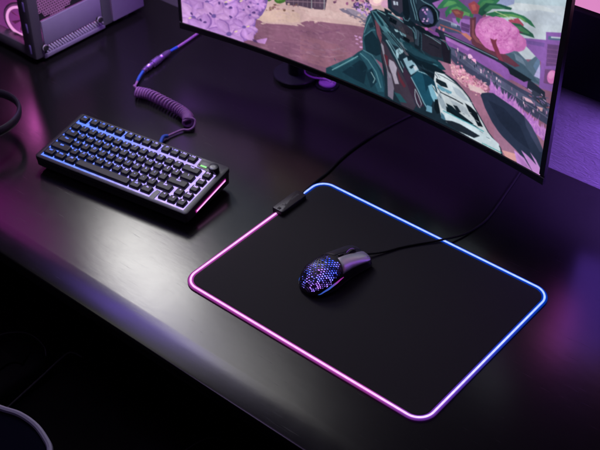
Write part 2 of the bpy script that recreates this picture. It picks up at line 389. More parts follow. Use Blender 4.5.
# metal connector, axis towards the monitor
a0 = Vector((-.5030,.3945,.0085)); a1 = Vector((-.5180,.4900,.0085)); d = (a1-a0); Lc = d.length; d.normalize()
R_ = d.to_track_quat('Z','X').to_matrix().to_4x4(); R_.translation = a0
prf = [(.0035,0),(.0046,.001),(.0046,.007),(.0060,.008),(.0060,.018),(.0066,.019),(.0066,.022),(.0058,.023),(.0058,.030),(.0078,.031),(.0080,.033),(.0080,.052),(.0078,.054),(.0062,.055),(.0062,.060),(.0068,.061),(.0068,.064),(.0062,.065),(.0062,.080),(.0052,.084),(.0040,.090)]
V,F = lathe(prf, 28, R_); mesh('connector', V, F, M['violet_metal'], cc)
V,F = lathe([(.0056,.0101),(.00635,.0102),(.00635,.0112),(.0056,.0113)], 24, R_); mesh('connector_ring', V, F, M['steel'], cc)
V,F = tube(spline([(-.5168,.4830,.0085),(-.5185,.4950,.007),(-.5200,.5080,.006)],6), .0031, 10); mesh('sleeve', V, F, M['blue_sleeve'], cc)
V,F = tube(spline([(-.5195,.5050,.006),(-.5235,.5400,.005),(-.5290,.5850,.005),(-.5320,.6330,.006)],6), .0027, 8); mesh('lead', V, F, M['violet_cable'], cc)

# ------------------------------------------------------------------ mouse
MX,MY,MR = .1745,.1605,-.14
ms = thing('computer_mouse', 'black honeycomb gaming mouse glowing blue and violet, on the pad', 'mouse', (MX,MY,.0036), MR)
HL = .0635
def half_w(y):                                  # half width along the body
    ks = [(-.0635,.0),(-.0625,.0085),(-.058,.0185),(-.050,.0262),(-.036,.0320),(-.020,.0330),(0,.0302),(.018,.0285),(.036,.0294),(.050,.0305),(.058,.0298),(.0625,.0270),(.0635,.0245)]
    return interp(ks, y)
def interp(ks, y):
    if y <= ks[0][0]: return ks[0][1]
    for (a,fa),(b,fb) in zip(ks, ks[1:]):
        if y <= b:
            t = (y-a)/(b-a); return fa+(fb-fa)*t
    return ks[-1][1]
def smooth_tab(f, n=400, w=5):
    ys = [-HL+2*HL*i/n for i in range(n+1)]; v = np.array([f(y) for y in ys])
    return ys, v
hk = [(-.0635,.005),(-.0615,.0135),(-.056,.0225),(-.046,.0310),(-.032,.0366),(-.016,.0384),(0,.0372),(.018,.0334),(.036,.0282),(.050,.0232),(.0600,.0190),(.0635,.0160)]
_ysamp = np.linspace(-HL, HL, 801)
def _sm(ks, k):
    v = np.array([interp(ks, y) for y in _ysamp]); w = np.hanning(k); w /= w.sum()
    pv = np.concatenate([2*v[0]-v[k//2:0:-1], v, 2*v[-1]-v[-2:-k//2-1:-1]]); s = np.convolve(pv, w, 'valid')
    return s[:801]
_H = _sm(hk, 61)
_W = np.array([half_w(y) for y in _ysamp]); _w = np.hanning(31); _w /= _w.sum()
_Wi = _W.copy(); _Wi[40:-20] = np.convolve(_W, _w, 'same')[40:-20]
def HH(y): return float(np.interp(y, _ysamp, _H))
def WW(y): return float(np.interp(y, _ysamp, _Wi))
Z0 = .0045
def surf(a, y, off=0):
    """a in -1..1 across the body (0 = spine, +-1 = lower side edge)"""
    w = WW(y); h = HH(y)-Z0; t = a*PI/2
    s = math.sin(t); c = math.cos(t)
    x = w*math.copysign(abs(s)**.80, s); z = Z0 + h*(abs(c)**.78)
    pinch = 1-.10*math.exp(-((z-.012)/.009)**2)*(1 if abs(a) > .4 else 0)
    if off:
        n = Vector((s*1.0, 0, c*1.0)); n.normalize(); x += n.x*off; z += n.z*off
    return Vector((x*pinch, y, z))
def arc_len(y, n=40):
    p = [surf(-1+2*i/n, y) for i in range(n+1)]; return sum((p[i+1]-p[i]).length for i in range(n))
# hexagonal lattice over the whole shell; the rear hump and flanks are pierced
V = []; F = []; core_V = []; core_F = []
pit = .0043; ystep = pit*.866
key_ = {}
_cum = np.concatenate([[0], np.cumsum(np.hypot(np.diff(_ysamp), np.diff(_H)))]); _cum = np.insert(_cum[1:]+.004, 0, 0); SL = float(_cum[-1])
def yy(s): return float(np.interp(s, _cum, _ysamp))
nrow = int(SL/ystep)+1
def vid(p):
    k = (round(p[0],5), round(p[1],5))
    if k not in key_: key_[k] = len(V); V.append(surf(max(-1,min(1,p[0])), max(-HL+.0001,min(HL-.0003,yy(p[1])))))
    return key_[k]
NA = 21                                          # cells across
for r in range(-1, nrow+2):
    yc = r*ystep
    for q in range(-NA//2-1, NA//2+2):
        ac = (q+(.5 if r % 2 else 0))*2/NA
        hexp = []
        for k in range(6):
            an = math.radians(60*k+30); hexp.append((ac+math.cos(an)*(1/NA)*1.1547, yc+math.sin(an)*pit*.57735))
        if all(abs(p[0]) > 1 for p in hexp) or all(p[1] < 0 or p[1] > SL for p in hexp): continue
        cl = [(max(-1,min(1,p[0])), max(0,min(SL,p[1]))) for p in hexp]
        ids = [vid(p) for p in cl]
        side_ok = abs(ac) < .80; ya = yy(yc)
        hole = side_ok and (.0075 < yc and ya < .004-.018*abs(ac)) and not (abs(ac) > .62 and ya > -.030) and len(set(ids)) == 6
        if ya > -.004 and abs(ac) < .10: hole = False
        if hole:
            inn = []
            for k in range(6):
                p = hexp[k]; f_ = .66
                V.append(surf(ac+(p[0]-ac)*f_, yy(yc+(p[1]-yc)*f_))); inn.append(len(V)-1)
            low = []
            for k in range(6):
                p = hexp[k]; V.append(surf(ac+(p[0]-ac)*.62, yy(yc+(p[1]-yc)*.62), -.0012)); low.append(len(V)-1)
            for k in range(6):
                j = (k+1)%6; F.append((ids[k],ids[j],inn[j],inn[k])); F.append((inn[k],inn[j],low[j],low[k]))
        else:
            u_ = []
            for i_ in ids:
                if i_ not in u_: u_.append(i_)
            if len(u_) >= 3: F.append(tuple(u_))
shell = mesh('honeycomb_shell', V, F, M['mouse'], ms)
# glowing light guide inside the hump: mottled blue / violet
def core_mat():
    m = emat('mouse_inner_glow', (1,1,1), 1); N = m.node_tree.nodes; L_ = m.node_tree.links; e = [n for n in N if n.type=='EMISSION'][0]
    tc = N.new('ShaderNodeTexCoord'); v = N.new('ShaderNodeTexVoronoi'); v.inputs['Scale'].default_value = 190; L_.new(tc.outputs['Object'], v.inputs['Vector'])
    n = N.new('ShaderNodeTexNoise'); n.inputs['Scale'].default_value = 42; L_.new(tc.outputs['Object'], n.inputs['Vector'])
    cr = N.new('ShaderNodeValToRGB'); el = cr.color_ramp.elements; el[0].position=.34; el[0].color=(.02,.07,.9,1); el[1].position=.66; el[1].color=(.42,.17,1,1)
    k = el.new(.5); k.color=(.16,.16,1,1)
    L_.new(n.outputs[0], cr.inputs[0])
    sp = N.new('ShaderNodeSeparateColor'); L_.new(v.outputs['Color'], sp.inputs[0])
    mr = N.new('ShaderNodeMapRange'); mr.inputs[1].default_value=.25; mr.inputs[2].default_value=1; mr.inputs[3].default_value=.04; mr.inputs[4].default_value=3.4; L_.new(sp.outputs[0], mr.inputs[0])
    L_.new(cr.outputs[0], e.inputs[0]); L_.new(mr.outputs[0], e.inputs[1]); return m
loops = []
for i in range(22):
    y = yy(.006+.088*i/21)
    loops.append([surf(-.82+1.64*k/20, y, -.0026) for k in range(21)])
V,F = loft(loops, False, False, close=False); mesh('light_guide', V, F, core_mat(), ms)
# base plate / lower rim
lo = []
for z,ins in ((.0004,.003),(.0016,.0012),(.0045,.0002),(.0062,.0004)):
    ring = []
    for i in range(64):
        a = 2*PI*i/64; y = math.sin(a)*(HL-.0006-ins); s = math.copysign(1, math.cos(a))
        ring.append((s*max(.0005, WW(y)*.985-ins), y, z) if abs(math.cos(a)) > 1e-6 else (0,y,z))
    lo.append(ring)
V,F = loft(lo); mesh('base', V, F, M['black'], ms)
# two main buttons: thin satin plates riding on the shell's front
def plate(a0, a1, y0f, y1, off, ny=22, na=16):
    top_ = []; bot = []
    for i in range(ny+1):
        rt = []; rb = []
        for k in range(na+1):
            a = a0+(a1-a0)*k/na; y = y0f(a)+(y1-y0f(a))*i/ny; e_ = min(k, na-k, i, ny-i)
            o_ = off if e_ > 0 else off*.45
            rt.append(surf(a,y,o_)); rb.append(surf(a,y,-.0008))
        top_.append(rt); bot.append(rb)
    V = [v for r in top_ for v in r]+[v for r in bot for v in r]; n = (ny+1)*(na+1); F = []; w = na+1
    for i in range(ny):
        for k in range(na): a_ = i*w+k; F.append((a_,a_+1,a_+w+1,a_+w)); F.append((n+a_,n+a_+w,n+a_+w+1,n+a_+1))
    rim = [k for k in range(w)]+[i*w+na for i in range(1,ny+1)]+[ny*w+k for k in range(na-1,-1,-1)]+[i*w for i in range(ny-1,0,-1)]
    for p,q in zip(rim, rim[1:]+rim[:1]): F.append((p,q,n+q,n+p))
    return V,F
for s in (-1,1):
    V,F = plate(s*.055, s*.68, lambda a: .0065-.016*abs(a), HL+.0006, .0013)
    mesh('button', V, F, M['mouse_button'] if s > 0 else M['mouse_unlit'], ms)  # sheen put into the colour: right plate pale, left one dark
# scroll wheel with ribbed tyre
V,F = lathe([(.006,-.0028),(.0098,-.0027),(.0108,-.0020),(.0108,.0020),(.0098,.0027),(.006,.0028)], 36, Matrix.Translation((0,.038,.0215)) @ Matrix.Rotation(PI/2,4,'Y'))
wh = mesh('scroll_wheel', V, F, M['rubber'], ms)
V,F = lathe([(.0105,-.0026),(.0112,-.0022),(.0112,-.0016),(.0105,-.0012)], 36, Matrix.Translation((0,.038,.0215)) @ Matrix.Rotation(PI/2,4,'Y'))
mesh('wheel_ring', V, F, emat('wheel_glow',(.25,.08,.6),.5), wh)
p_ = surf(0,.016); boxo('dpi_button', (0,.016,p_.z+.0006), (.0034,.010,.0034), .0009, M['black'], ms, M=Matrix.Rotation(-.2,3,'X'))
# thumb buttons on the left flank
for y0_ in (-.012,.010):
    vs_ = [surf(-.80, y0_+i*.0026, .0012) for i in range(8)]
    V,F = tube(vs_, .0021, 8, flat=(1.1,.8)); mesh('thumb_button', V, F, M['mouse_button'], ms)
# glowing light strips low along both flanks
for s in (1,-1):
    path = [surf(s*(.985-.17*math.sin(i/19*PI*.55)), -.0535+.050*i/19, .0004) for i in range(20)]
    V,F = tube(path, lambda t: .0004+.0016*math.sin(PI*min(1,t*1.02))**.8, 8, flat=(.5,1))
    mesh('side_light', V, F, ramp_emat('side_light_glow', [(0,(.05,.16,.85)),(.45,(.10,.16,.85)),(.75,(.55,.06,.60)),(1,(.60,.05,.55))], .6, -.054,-.004,'Y'), ms)
# cord, leaving the nose and running behind the monitor
def w2m(p):
    v = Vector(p)-Vector((MX,MY,.0036)); v.rotate(Matrix.Rotation(-MR,3,'Z')); return v
cord = spline([w2m(p) for p in [(.1835,.220,.012),(.1880,.231,.0100),(.1965,.2445,.0075),(.2053,.2600,.0062),(.2166,.2833,.0056),(.2310,.3050,.0056),(.2470,.3265,.0060),(.2631,.3480,.0070),(.2759,.3762,.0040),(.2815,.4050,.0022),(.2835,.4342,.0019),(.2800,.4650,.0019),(.2747,.4949,.0019),(.2660,.5400,.0019),(.2547,.5993,.0019),(.2500,.6330,.003)]], 8)
V,F = tube(cord, .0018, 8); mesh('cord', V, F, M['cable'], ms)
V,F = tube([w2m((.1800,.2165,.0125)), w2m((.1862,.2275,.0108))], lambda t:.0034-.0012*t, 10); mesh('strain_relief', V, F, M['rubber'], ms)

# ------------------------------------------------------------------ monitor
XC,YC,RS,MYAW = -.0405,.4995,2.0,.011
mon = thing('monitor', 'wide curved black monitor showing a first-person game scene, floating over the desk', 'monitor', (XC,YC,0), MYAW)
def sag(x): return math.sqrt(RS*RS-x*x)-RS
NX = 64
def curved(x0, x1, z0, z1, f0, f1, nx=NX, bev=.0012):
    """slab following the screen's curve between depths f0 (front) and f1 (back)"""
    loops = []
    for i in range(nx+1):
        x = x0+(x1-x0)*i/nx; s = sag(x)
        z0_, z1_ = (z0(x) if callable(z0) else z0), z1
        loops.append([(x,s+f0+bev,z0_),(x,s+f0,z0_+bev),(x,s+f0,z1_-bev),(x,s+f0+bev,z1_),(x,s+f1-bev,z1_),(x,s+f1,z1_-bev),(x,s+f1,z0_+bev),(x,s+f1-bev,z0_)])
    return loft(loops)
zb = lambda x: .0965+.004*(x/.408)**2
V,F = join([curved(-.4062,.4045,zb,.462,.0012,.0085), curved(-.31,.31,.15,.42,.0080,.034,48,.006)]); mesh('back_shell', V, F, M['bezel'], mon)
zs = lambda x: .1075+.0075*(x/.40)**2
zscr = lambda x: zs(x)
parts = [None, curved(-.4062,.4045,.452,.462,-.0022,.0010), curved(-.4062,-.4000,.1175,.4515,-.0022,.0010,4), curved(.3945,.4045,.1175,.4515,-.0022,.0010,4)]
# bottom bezel's top edge follows the picture's lower edge
loops = []
for i in range(NX+1):
    x = -.4062+.8107*i/NX; s = sag(x)
    loops.append([(x,s-.0010,zb(x)),(x,s-.0022,zb(x)+.0012),(x,s-.0022,zs(x)-.0008),(x,s-.0014,zs(x)),(x,s+.0010,zs(x)),(x,s+.0010,zb(x))])
parts[0] = loft(loops)
V,F = join(parts); mesh('bezel', V, F, M['bezel'], mon)
boxo('rear_hub', (0,.045,.29), (.22,.05,.16), .015, M['bezel'], mon)

# the picture on the screen: painted in a picture chart (px, py) that is mapped to millimetres on the curved glass
CHX = [24.805,440.638,8.772,-36.517,26.611,.62,-8.851,-4.972,1.415,.073,1.829,-1.182,-.513]
CHZ = [130.197,174.457,-204.408,8.925,44.858,-12.056,-7.138,2.546,4.261,-.42,.234,-2.3,.346]
def chart(px, py):
    x=(px-370)/200; y=(py-80)/100
    N_=(1,x,y,x*x,x*y,y*y,x**3,x*x*y,x*y*y,y**3,x**4,x**3*y,x*x*y*y)
    return sum(a*b for a,b in zip(CHX,N_)), sum(a*b for a,b in zip(CHZ,N_))
random.seed(5)
ops=[]
def P(col,*pts): ops.append((col,[(pts[i],pts[i+1]) for i in range(0,len(pts),2)]))
def L(col,w,*p):
    pts=[(p[i],p[i+1]) for i in range(0,len(p),2)]
    a=[];b=[]
    for i,(x,y) in enumerate(pts):
        x0,y0=pts[max(0,i-1)];x1,y1=pts[min(len(pts)-1,i+1)]
        l=math.hypot(x1-x0,y1-y0) or 1; nx,ny=-(y1-y0)/l*w/2,(x1-x0)/l*w/2
        a.append((x+nx,y+ny)); b.append((x-nx,y-ny))
    ops.append((col,a+b[::-1]))
def E(col,cx,cy,rx,ry,rot=0,n=14,jit=0):
    r=math.radians(rot); pts=[]
    for i in range(n):
        t=2*math.pi*i/n; k=1+random.uniform(-jit,jit); x,y=rx*k*math.cos(t),ry*k*math.sin(t)
        pts.append((cx+x*math.cos(r)-y*math.sin(r),cy+x*math.sin(r)+y*math.cos(r)))
    ops.append((col,pts))
def petal(col,cx,cy,ang,ln,w):
    r=math.radians(ang); pts=[]
    prof=[(0,.12),(.25,.60),(.5,.95),(.7,.85),(.88,.42),(1,0)]
    for s,h in prof: pts.append((s,h))
    for s,h in prof[-2::-1]: pts.append((s,-h))
    out=[]
    for s,h in pts:
        x,y=s*ln,h*w/2
        out.append((cx+x*math.cos(r)-y*math.sin(r),cy+(x*math.sin(r)+y*math.cos(r))*.8))
    ops.append((col,out))
def flower(cx,cy,R,n=7,v=0):
    a0=random.uniform(0,360)
    for i in range(n):
        a=a0+360*i/n+random.uniform(-14,14); t=random.uniform(-14,14)
        c=(182+t+v,134+t+v,200+t*.6+v)
        dk=(150+t,108+t,182+t)
        petal(dk,cx,cy+.6,a+7,R*1.0,R*.54)
        petal(c,cx,cy,a,R,R*.50)
        petal(tuple(min(255,k+8) for k in c),cx,cy,a-2,R*.9,R*.30)
        petal(tuple(min(255,k+16) for k in c),cx+R*.12*math.cos(math.radians(a)),cy+R*.1*math.sin(math.radians(a)),a-5,R*.72,R*.16)
    E((112,86,160),cx,cy,R*.13,R*.1)
# ---- base: shaded ground
P((137,93,118),176,-14,620,-14,620,240,176,60)
P((128,86,112),230,30,300,45,345,70,345,95,230,60)
P((146,100,120),300,35,340,45,362,60,340,72,300,60)
L((150,112,132),1.6,310,46,322,50,334,50,346,47)
L((150,112,132),1.2,318,24,330,29,342,34,346,38,340,41)
L((126,84,112),2,296,30,318,34,340,30)
L((160,118,138),1,306,52,316,56,330,57,344,55)
# sunlit sand
P((205,172,172),255,-12,400,-12,400,30,364,27,350,25,330,23,316,21,306,21,300,23,306,26.5,296,26,284,24.5,272,24,264,23,258,19,250,18)
P((214,182,172),255,19,262,10,290,10,300,14,300,22,290,23,266,22)
P((214,184,182),300,8,330,10,350,16,362,24,340,20,310,16)
P((118,108,130),339,9,345,8,356,11,368,18,372,24,366,27,356,19,345,14)
P((150,138,158),345,8,352,9,366,15,366,20,352,14)
# timber fence far
P((84,66,86),283,-12,329,-12,325,10,312,9,300,6,286,5)
for x in (289,293.5,298,303,307.5,315,320): L((120,100,118),.7,x,-10,x,7)
L((140,112,128),.8,284,1,326,3)
L((150,150,158),1,311.6,-6,311.6,9)
L((150,150,158),1,324.2,-6,324.2,10)
for i in range(26):
    x=random.uniform(258,300);y=4+random.uniform(0,7)+(x-285)*.02
    E(random.choice([(176,136,140),(140,96,106),(206,170,160),(120,90,80)]),x,y,random.uniform(.8,2.2),random.uniform(.5,1.2),0,7,.3)
E((70,110,54),280,-1,6,4.5,0,12,.15); E((96,140,70),279,-1.5,3.5,2.6,0,10,.2); E((66,100,56),268,-1.5,4,3,0,10,.2)
for i in range(40):
    x=random.uniform(330,372);y=random.uniform(-6,3)+(x-330)*.05
    E(random.choice([(150,90,130),(190,130,160),(110,70,100),(84,70,90),(215,170,180)]),x,y,random.uniform(.8,2.6),random.uniform(.6,1.8),0,7,.3)
# violet crates and bushes before the flare
for i in range(90):
    x=random.uniform(353,372);y=4+random.uniform(-2,14)*(x-345)/27
    E(random.choice([(120,84,160),(170,120,200),(84,60,110),(206,160,220),(70,70,84),(90,104,80)]),x,y,random.uniform(.6,1.8),random.uniform(.6,1.6),0,6,.3)
for x,y in ((359,10),(363,13),(369,16)): P((196,160,220),x-2,y-2,x+2,y-1,x+2,y+2,x-2,y+1)
E((236,190,200),376,1,7,5,0); E((252,222,214),377,0,4.2,3.6,0); E((210,160,190),386,4,5,4,0)
# small pebbles near the hand
for x,y in ((356,36),(360,37.5),(357,39.5),(361,41.5),(357,44),(361,47)): E((200,150,200),x,y,1.7,1.1,20,8)
# soil speckle and ripples
for i in range(260):
    x=random.uniform(250,366); y=random.uniform(24,66)
    v=random.uniform(-9,9); E((140+v,97+v,121+v),x,y,random.uniform(.8,5),random.uniform(.3,1.1),random.uniform(5,25),8,.3)
for i in range(120):
    x=random.uniform(262,366); y=random.uniform(8,24)
    v=random.uniform(-12,8); E((208+v,176+v,174+v),x,y,random.uniform(.6,3.5),random.uniform(.3,.8),random.uniform(5,25),8,.3)
# ---- sky and right background
P((188,198,208),486,-12,600,-12,600,60,486,60)
P((176,194,204),500,-12,600,-12,600,10,560,6,520,4,500,6)
E((200,208,214),530,8,26,4,8,16,.06); E((182,192,204),545,18,20,7,10,16,.05)
P((150,160,200),486,-12,516,-12,514,4,500,8,486,6)
P((112,76,134),398,-12,492,-12,480,24,480,52,440,36,420,20,405,2)
P((146,96,168),428,-12,452,-12,448,6,434,8)
P((150,104,178),452,18,474,20,476,40,456,31)
P((92,62,112),461,22,470,25,469,33,461,30)
L((120,84,142),.6,461,26,470,29)
P((66,76,104),436,18,460,26,462,34,448,32,436,26)
L((150,150,180),.8,436,17,448,21,460,26)
for i in range(5): P((186,200,220),451+i*1.2,23.5+i*.3,452+i*1.2,22.6+i*.5,451.5+i*1.2,27+i*.3)
P((84,104,124),500,44,512,46,520,54,528,62,536,56,540,54,540,86,520,76,500,64)
P((66,88,106),500,50,514,54,530,72,540,84,520,76,500,66)
P((108,126,146),514,53,522,58,526,66,516,60)
P((96,120,150),533,66,539,56,541,72,539,77)
P((176,170,214),534,76,540,64,540,79)
# violet frame house on the right
P((134,92,166),524,38,546,40,546,32,566,33,566,96,539,88,541,62,524,44)
P((84,104,132),548.5,36,566,38,566,41,548,39.6)
P((190,196,210),551,36.5,566,37.6,566,39,551,38)
P((102,70,120),547.5,44,566,46,566,66,546,66)
for k in range(4): L((124,84,136),.8,547,49+k*4.5,566,51+k*4.5)
P((112,76,124),545,69,566,71,566,88,543.5,83)
E((214,124,190),552,77,5,7,10); E((226,150,204),551,75,3,4,10)
P((112,84,150),526,40,545,43,544,47,528,44)
# trunk + palms
P((96,54,70),470,18,476,17,475.5,30,478,38,487,44,496,48,508,56,520,66,515,67,500,60,484,53,472,44,470,34)
P((128,74,84),472,20,474,20,474,34,480,42,490,48,476,42,472,36)
L((150,84,84),1.2,440,24.6,449,28,458,31,470,38)
P((190,120,110),461,33.5,466,33,472,38,470,41)
G1,G2,G3=(52,112,82),(84,148,92),(38,84,70)
def leaf(c1,c2,*p):
    P(c1,*p)
    n=len(p)//2; mx=sum(p[0::2])/n; my=sum(p[1::2])/n
    P(c2,*[v for i in range(n) for v in (mx+(p[2*i]-mx)*.6,my-.4+(p[2*i+1]-my)*.55)])
leaf(G1,G2,468,8,456,-2,446,-3,438,6,437,9,444,8,452,5,460,9,468,14)
leaf(G1,G2,470,10,458,3,449,6,445,12,446,18,449,14,454,11,462,12,470,16)
leaf((60,110,80),(96,150,96),474,12,464,8,457,12,456,20,459,24,461,18,466,15,473,18)
P((120,66,74),451,10,457,9,464,12,462,19,456,17); P((150,90,80),453,11,458,11,461,14,456,14)
leaf(G1,(70,130,86),472,10,480,0,492,-4,500,0,496,4,486,6,478,14)
leaf(G3,(64,120,90),476,12,486,3,500,4,512,8,511,10,503,9,492,9,482,16)
P((150,70,84),468,4,474,1,480,6,478,14,472,14); P((176,90,90),471,5,475,4,477,10,473,11)
leaf(G1,(96,150,90),484,14,498,11,512,12,524,16,531,21,535.5,28,530,25,524,20,518,18,508,16,496,18)
P((160,74,96),508,20,518,18,524,25,522,28,514,27)
leaf((44,90,74),(70,120,86),508,22,520,24,528,30,533,34,534.5,38,528,36,518,33,510,30)
P((96,58,80),506,24,514,28,524,33,516,33,508,30)
L((180,196,150),.8,494,11,504,15,514,20)
# blossom crown
for c,a in (((198,112,180),(500,36,22,17,20)),((198,112,180),(489,30,14,14,0)),((198,112,180),(515,42,12,9,25))): E(c,*a,n=28,jit=.04)
E((216,134,198),497,30,17,13,15,24,.05); E((210,124,190),515,40,9,7,25,18,.06)
E((224,146,206),492,26,11,9,0,18,.06)
for i in range(260):
    a=random.uniform(0,6.28); r=random.uniform(0,.95)**.5; x=500+21*r*math.cos(a)*1.05;y=35+15*r*math.sin(a)+(x-500)*.28
    v=random.uniform(-12,12)-(y-32)*.5
    E((214+v,134+v,196+v*.8),x,y,random.uniform(.5,1.5),random.uniform(.4,1.0),random.uniform(0,180),6,.2)
P((120,54,74),490,38,494,40,497,39,496,43,498,48,501,56,504,62,499,60,496,54,493,47)
# violet beams, dark rail
P((36,42,58),436,28,446,33,460,40,478,48,496,57,510,66,530,80,545,92,545,98,526,88,508,76,494,66,470,54,444,40,434,36)
L((104,126,138),.9,444,34,460,41,478,49.5,498,59)
P((134,86,160),445,36,462,44,480,53,500,63,512,72,528,80,527,88,512,80,506,80,500,74,484,66,462,54,447,46)
P((170,112,190),446,37,470,49,468,51,446,40)
P((26,34,44),507,66,516,70,532,80,524,82,510,74)
# slate wall & railings
P((62,66,92),444,44,458,50,478,62,500,76,520,88,550,104,549,126,536,118,518,106,500,94,480,80,462,72,452,60)
P((84,88,116),449,46,470,60,495,76,520,92,550,110,550,113,518,97,492,82,466,66,449,52)
L((112,116,140),.6,462,58,480,72,500,86,520,99,548,118)
for i in range(60):
    t=random.random(); x=455+t*95; y=47+t*66+random.uniform(-1,9)
    c=random.choice([(200,150,190),(236,200,220),(120,100,140),(44,44,66),(96,84,120),(150,110,150)])
    P(c,x,y,x+1,y+.4,x+1,y+random.uniform(2,4.5),x,y+random.uniform(1.5,4))
E((236,190,224),470,56,3,2.4,30,10,.3); E((240,170,210),474,60,3,1.6,30,9,.3)
P((216,170,190),523,96,531,100,534,104,526,101); P((206,160,170),536,106,543,108,542,112)
P((52,58,76),530,88,546,98,547,110,534,100)
for i in range(22):
    t=random.random(); x=528+t*22; y=88+t*14+random.uniform(-3,8)
    L(random.choice([(120,100,150),(90,90,120),(190,160,200),(40,40,56),(150,90,110)]),.8,x,y,x+random.uniform(1,4),y+random.uniform(0,3))
# pale blossoms ground clutter
P((150,104,128),444,58,456,66,470,74,486,84,500,100,520,118,546,140,546,185,500,160,470,112,440,70)
P((196,146,162),450,62,462,70,478,82,486,90,478,93,464,86,452,74)
for i in range(170):
    t=random.random()**.8; x=450+t*38+random.uniform(-4,4); y=64+t*28+random.uniform(-6,9)
    E(random.choice([(226,166,190),(206,130,160),(180,110,140),(236,190,190),(150,90,120),(214,150,180)]),x,y,random.uniform(.5,1.9),random.uniform(.4,1.2),random.uniform(0,90),7,.3)
P((214,186,190),468,84,480,88,488,94,482,94,470,90)
# violet grass along the wall
for i in range(210):
    t=i/210; x=491+t*60; y=86+t*52+random.uniform(-2.5,5)
    v=random.uniform(-22,18)
    a=math.radians(random.uniform(-130,-50)); l=random.uniform(3,7.5)
    P((184+v,124+v,196+v*.6),x-1.3,y+1.5,x+l*math.cos(a),y+l*math.sin(a),x+1.4,y+1.8)
    E((176+v,118+v,190+v*.6),x,y+2.2,2.2,1.6,30,7,.2)
# dark fin
P((41,50,72),480.5,95,482,93,487,92.5,493,93,503,100,516,109,524,116,531,125,538,138,545,156,545,190,536,176,524,160,512,146,500,134,492,122,485,108)
P((60,66,92),524,116,531,125,538,138,544,152,540,152,532,138,526,126)
P((34,42,62),488,100,504,108,520,126,530,150,516,140,500,122)
P((150,108,134),494,126,502,136,516,150,530,167,520,166,508,156,500,146,494,136)
P((205,150,150),502,150,516,154,521,163,506,158)
P((190,136,204),514,150,524,158,534,174,528,172,517,163); P((196,140,210),521,150,528,156,541,170,541,178,533,172)
P((200,148,214),530,152,536,160,541,170,538,168); P((176,120,190),516,153,523,160,530,169,522,165)
# ---- flowers at left
P((118,88,158),176,-14,264,-14,268,0,266,8,262,15,256,20,255,28,249,33,240,34,236,42,176,40)
fl=[]
for i in range(22):
    fl.append((random.uniform(200,262),random.uniform(-8,10),random.uniform(5.5,9)))
for x,y,R in sorted(fl,key=lambda f:f[1]):
    if x>252 and y>8: continue
    flower(x,y,R,6,random.uniform(-10,8))
for x,y,R in ((188,-2,19),(207,2,16),(258,4,9),(226,4,14),(244,10,11),(193,18,23),(214,16,20),(250,15,10),(204,32,24),(232,19,17),(229,34,22),(244,27,15)): flower(x,y,R,8,random.uniform(-4,10))
for i in range(10): E((90,62,130),random.uniform(190,255),random.uniform(0,26),1.8,1.1,random.uniform(0,90),7,.3)
for x,y in ((190,18),(236,31.5),(248,26.5),(241,1),(230,0),(226,2)): E((226,206,170),x,y,1.8,.7,-20,8)
P((196,146,210),244,37,250,33.5,253.5,31,254,41,248,40); P((190,138,204),255,40.5,261,39,267.5,38,265,44,259,43)
P((92,62,110),252,39,256,40,258,43,254,42)
# ---- arm
P((30,62,76),326,68,340,62,353,56,358,52,364,49,372,54,380,66,386,82,392,100,392,118,326,80)
P((44,88,102),330,66.5,352,56.5,358,58,336,69.5)
L((120,170,178),.9,332,70,346,62.6,358,56)
P((22,44,58),342,72,360,60,368,64,364,84,352,78)
P((40,80,96),359,54,364,50,374,60,382,76,384,92,378,92,372,76,364,62)
L((92,140,150),.8,360,53,368,60,376,72,381,88)
P((24,48,62),366,72,372,68,377,82,371,88); L((130,170,176),.8,371,72,375,79,373,83)
P((40,74,88),363,52,362.5,38,365,25,367.5,16,371.5,12,375,18,374,26,378,34,382,50,383,64,374,58)
P((22,44,56),364,40,366,33,372,31,378,40,381,54,376,56,366,51)
P((24,46,58),368.5,24,372.5,22,374,27,370,28)
L((96,146,156),.7,364,33,367,24,371,16)
L((70,120,134),1,364,36,372,30,376,30)
L((78,122,136),.9,363,50,372,55,382,70)
# fine leaves, lobes of the crown
for i in range(34):
    a=random.uniform(0,6.28); r=random.uniform(.15,.95); x=500+20*r*math.cos(a);y=35+13*r*math.sin(a)+(x-500)*.28
    q=random.uniform(3,5.5); E((190,104,172),x+.5,y+1,q,q*.8,0,12,.15); E((212,130,194),x,y,q*.92,q*.74,0,12,.15); E((226,150,208),x-q*.2,y-q*.25,q*.55,q*.4,0,10,.2)
for i in range(240):
    a=random.uniform(0,6.28); r=random.uniform(0,1)**.5; x=500+21*r*math.cos(a);y=35+14*r*math.sin(a)+(x-500)*.28
    v=random.uniform(-16,16); E((212+v,134+v,196+v*.8),x,y,random.uniform(.4,1.1),random.uniform(.3,.8),random.uniform(0,180),6,.3)
P((120,54,74),490,38,494,40,497,39,496,43,498,48,501,56,504,62,499,60,496,54,493,47)
# ---- rifle
P((28,44,56),370,11,376,9,390,13,400,19,410,24,420,29,434,36,446,42,451,50,451,64,444,62,438,60,441,68,437,72,446,74,456,81,463,89,470,98,474,106,481,118,489,132.5,501,148,503,156,503,166,384,110,385,84,381,56,376,32)
P((70,112,124),371,11,376,11,384,20,390,32,392,36,386,34,379,26)
L((130,176,180),.8,377,10,386,15,398,24,408,31)
P((110,66,80),374.5,19,379,25,382,36,381,44,377,34)
P((54,88,100),382,32,390,33,402,46,404,50,392,44)
P((34,58,70),388,35,398,38,412,54,404,52)
P((48,52,64),390,16,400,20,408,26,414,32,415,42,408,40,398,30,390,24)
P((60,56,66),398,26,408,28,414,33,416,42,410,42,402,34)
P((22,36,48),384,8,392,12,390,18,386,16)
L((90,140,150),.8,388,13,396,17,406,24,413,29,416,36)
P((150,184,194),394,29,397,29.5,399,32,396,32); P((130,170,184),399,31,406,35,406,37,401,35)
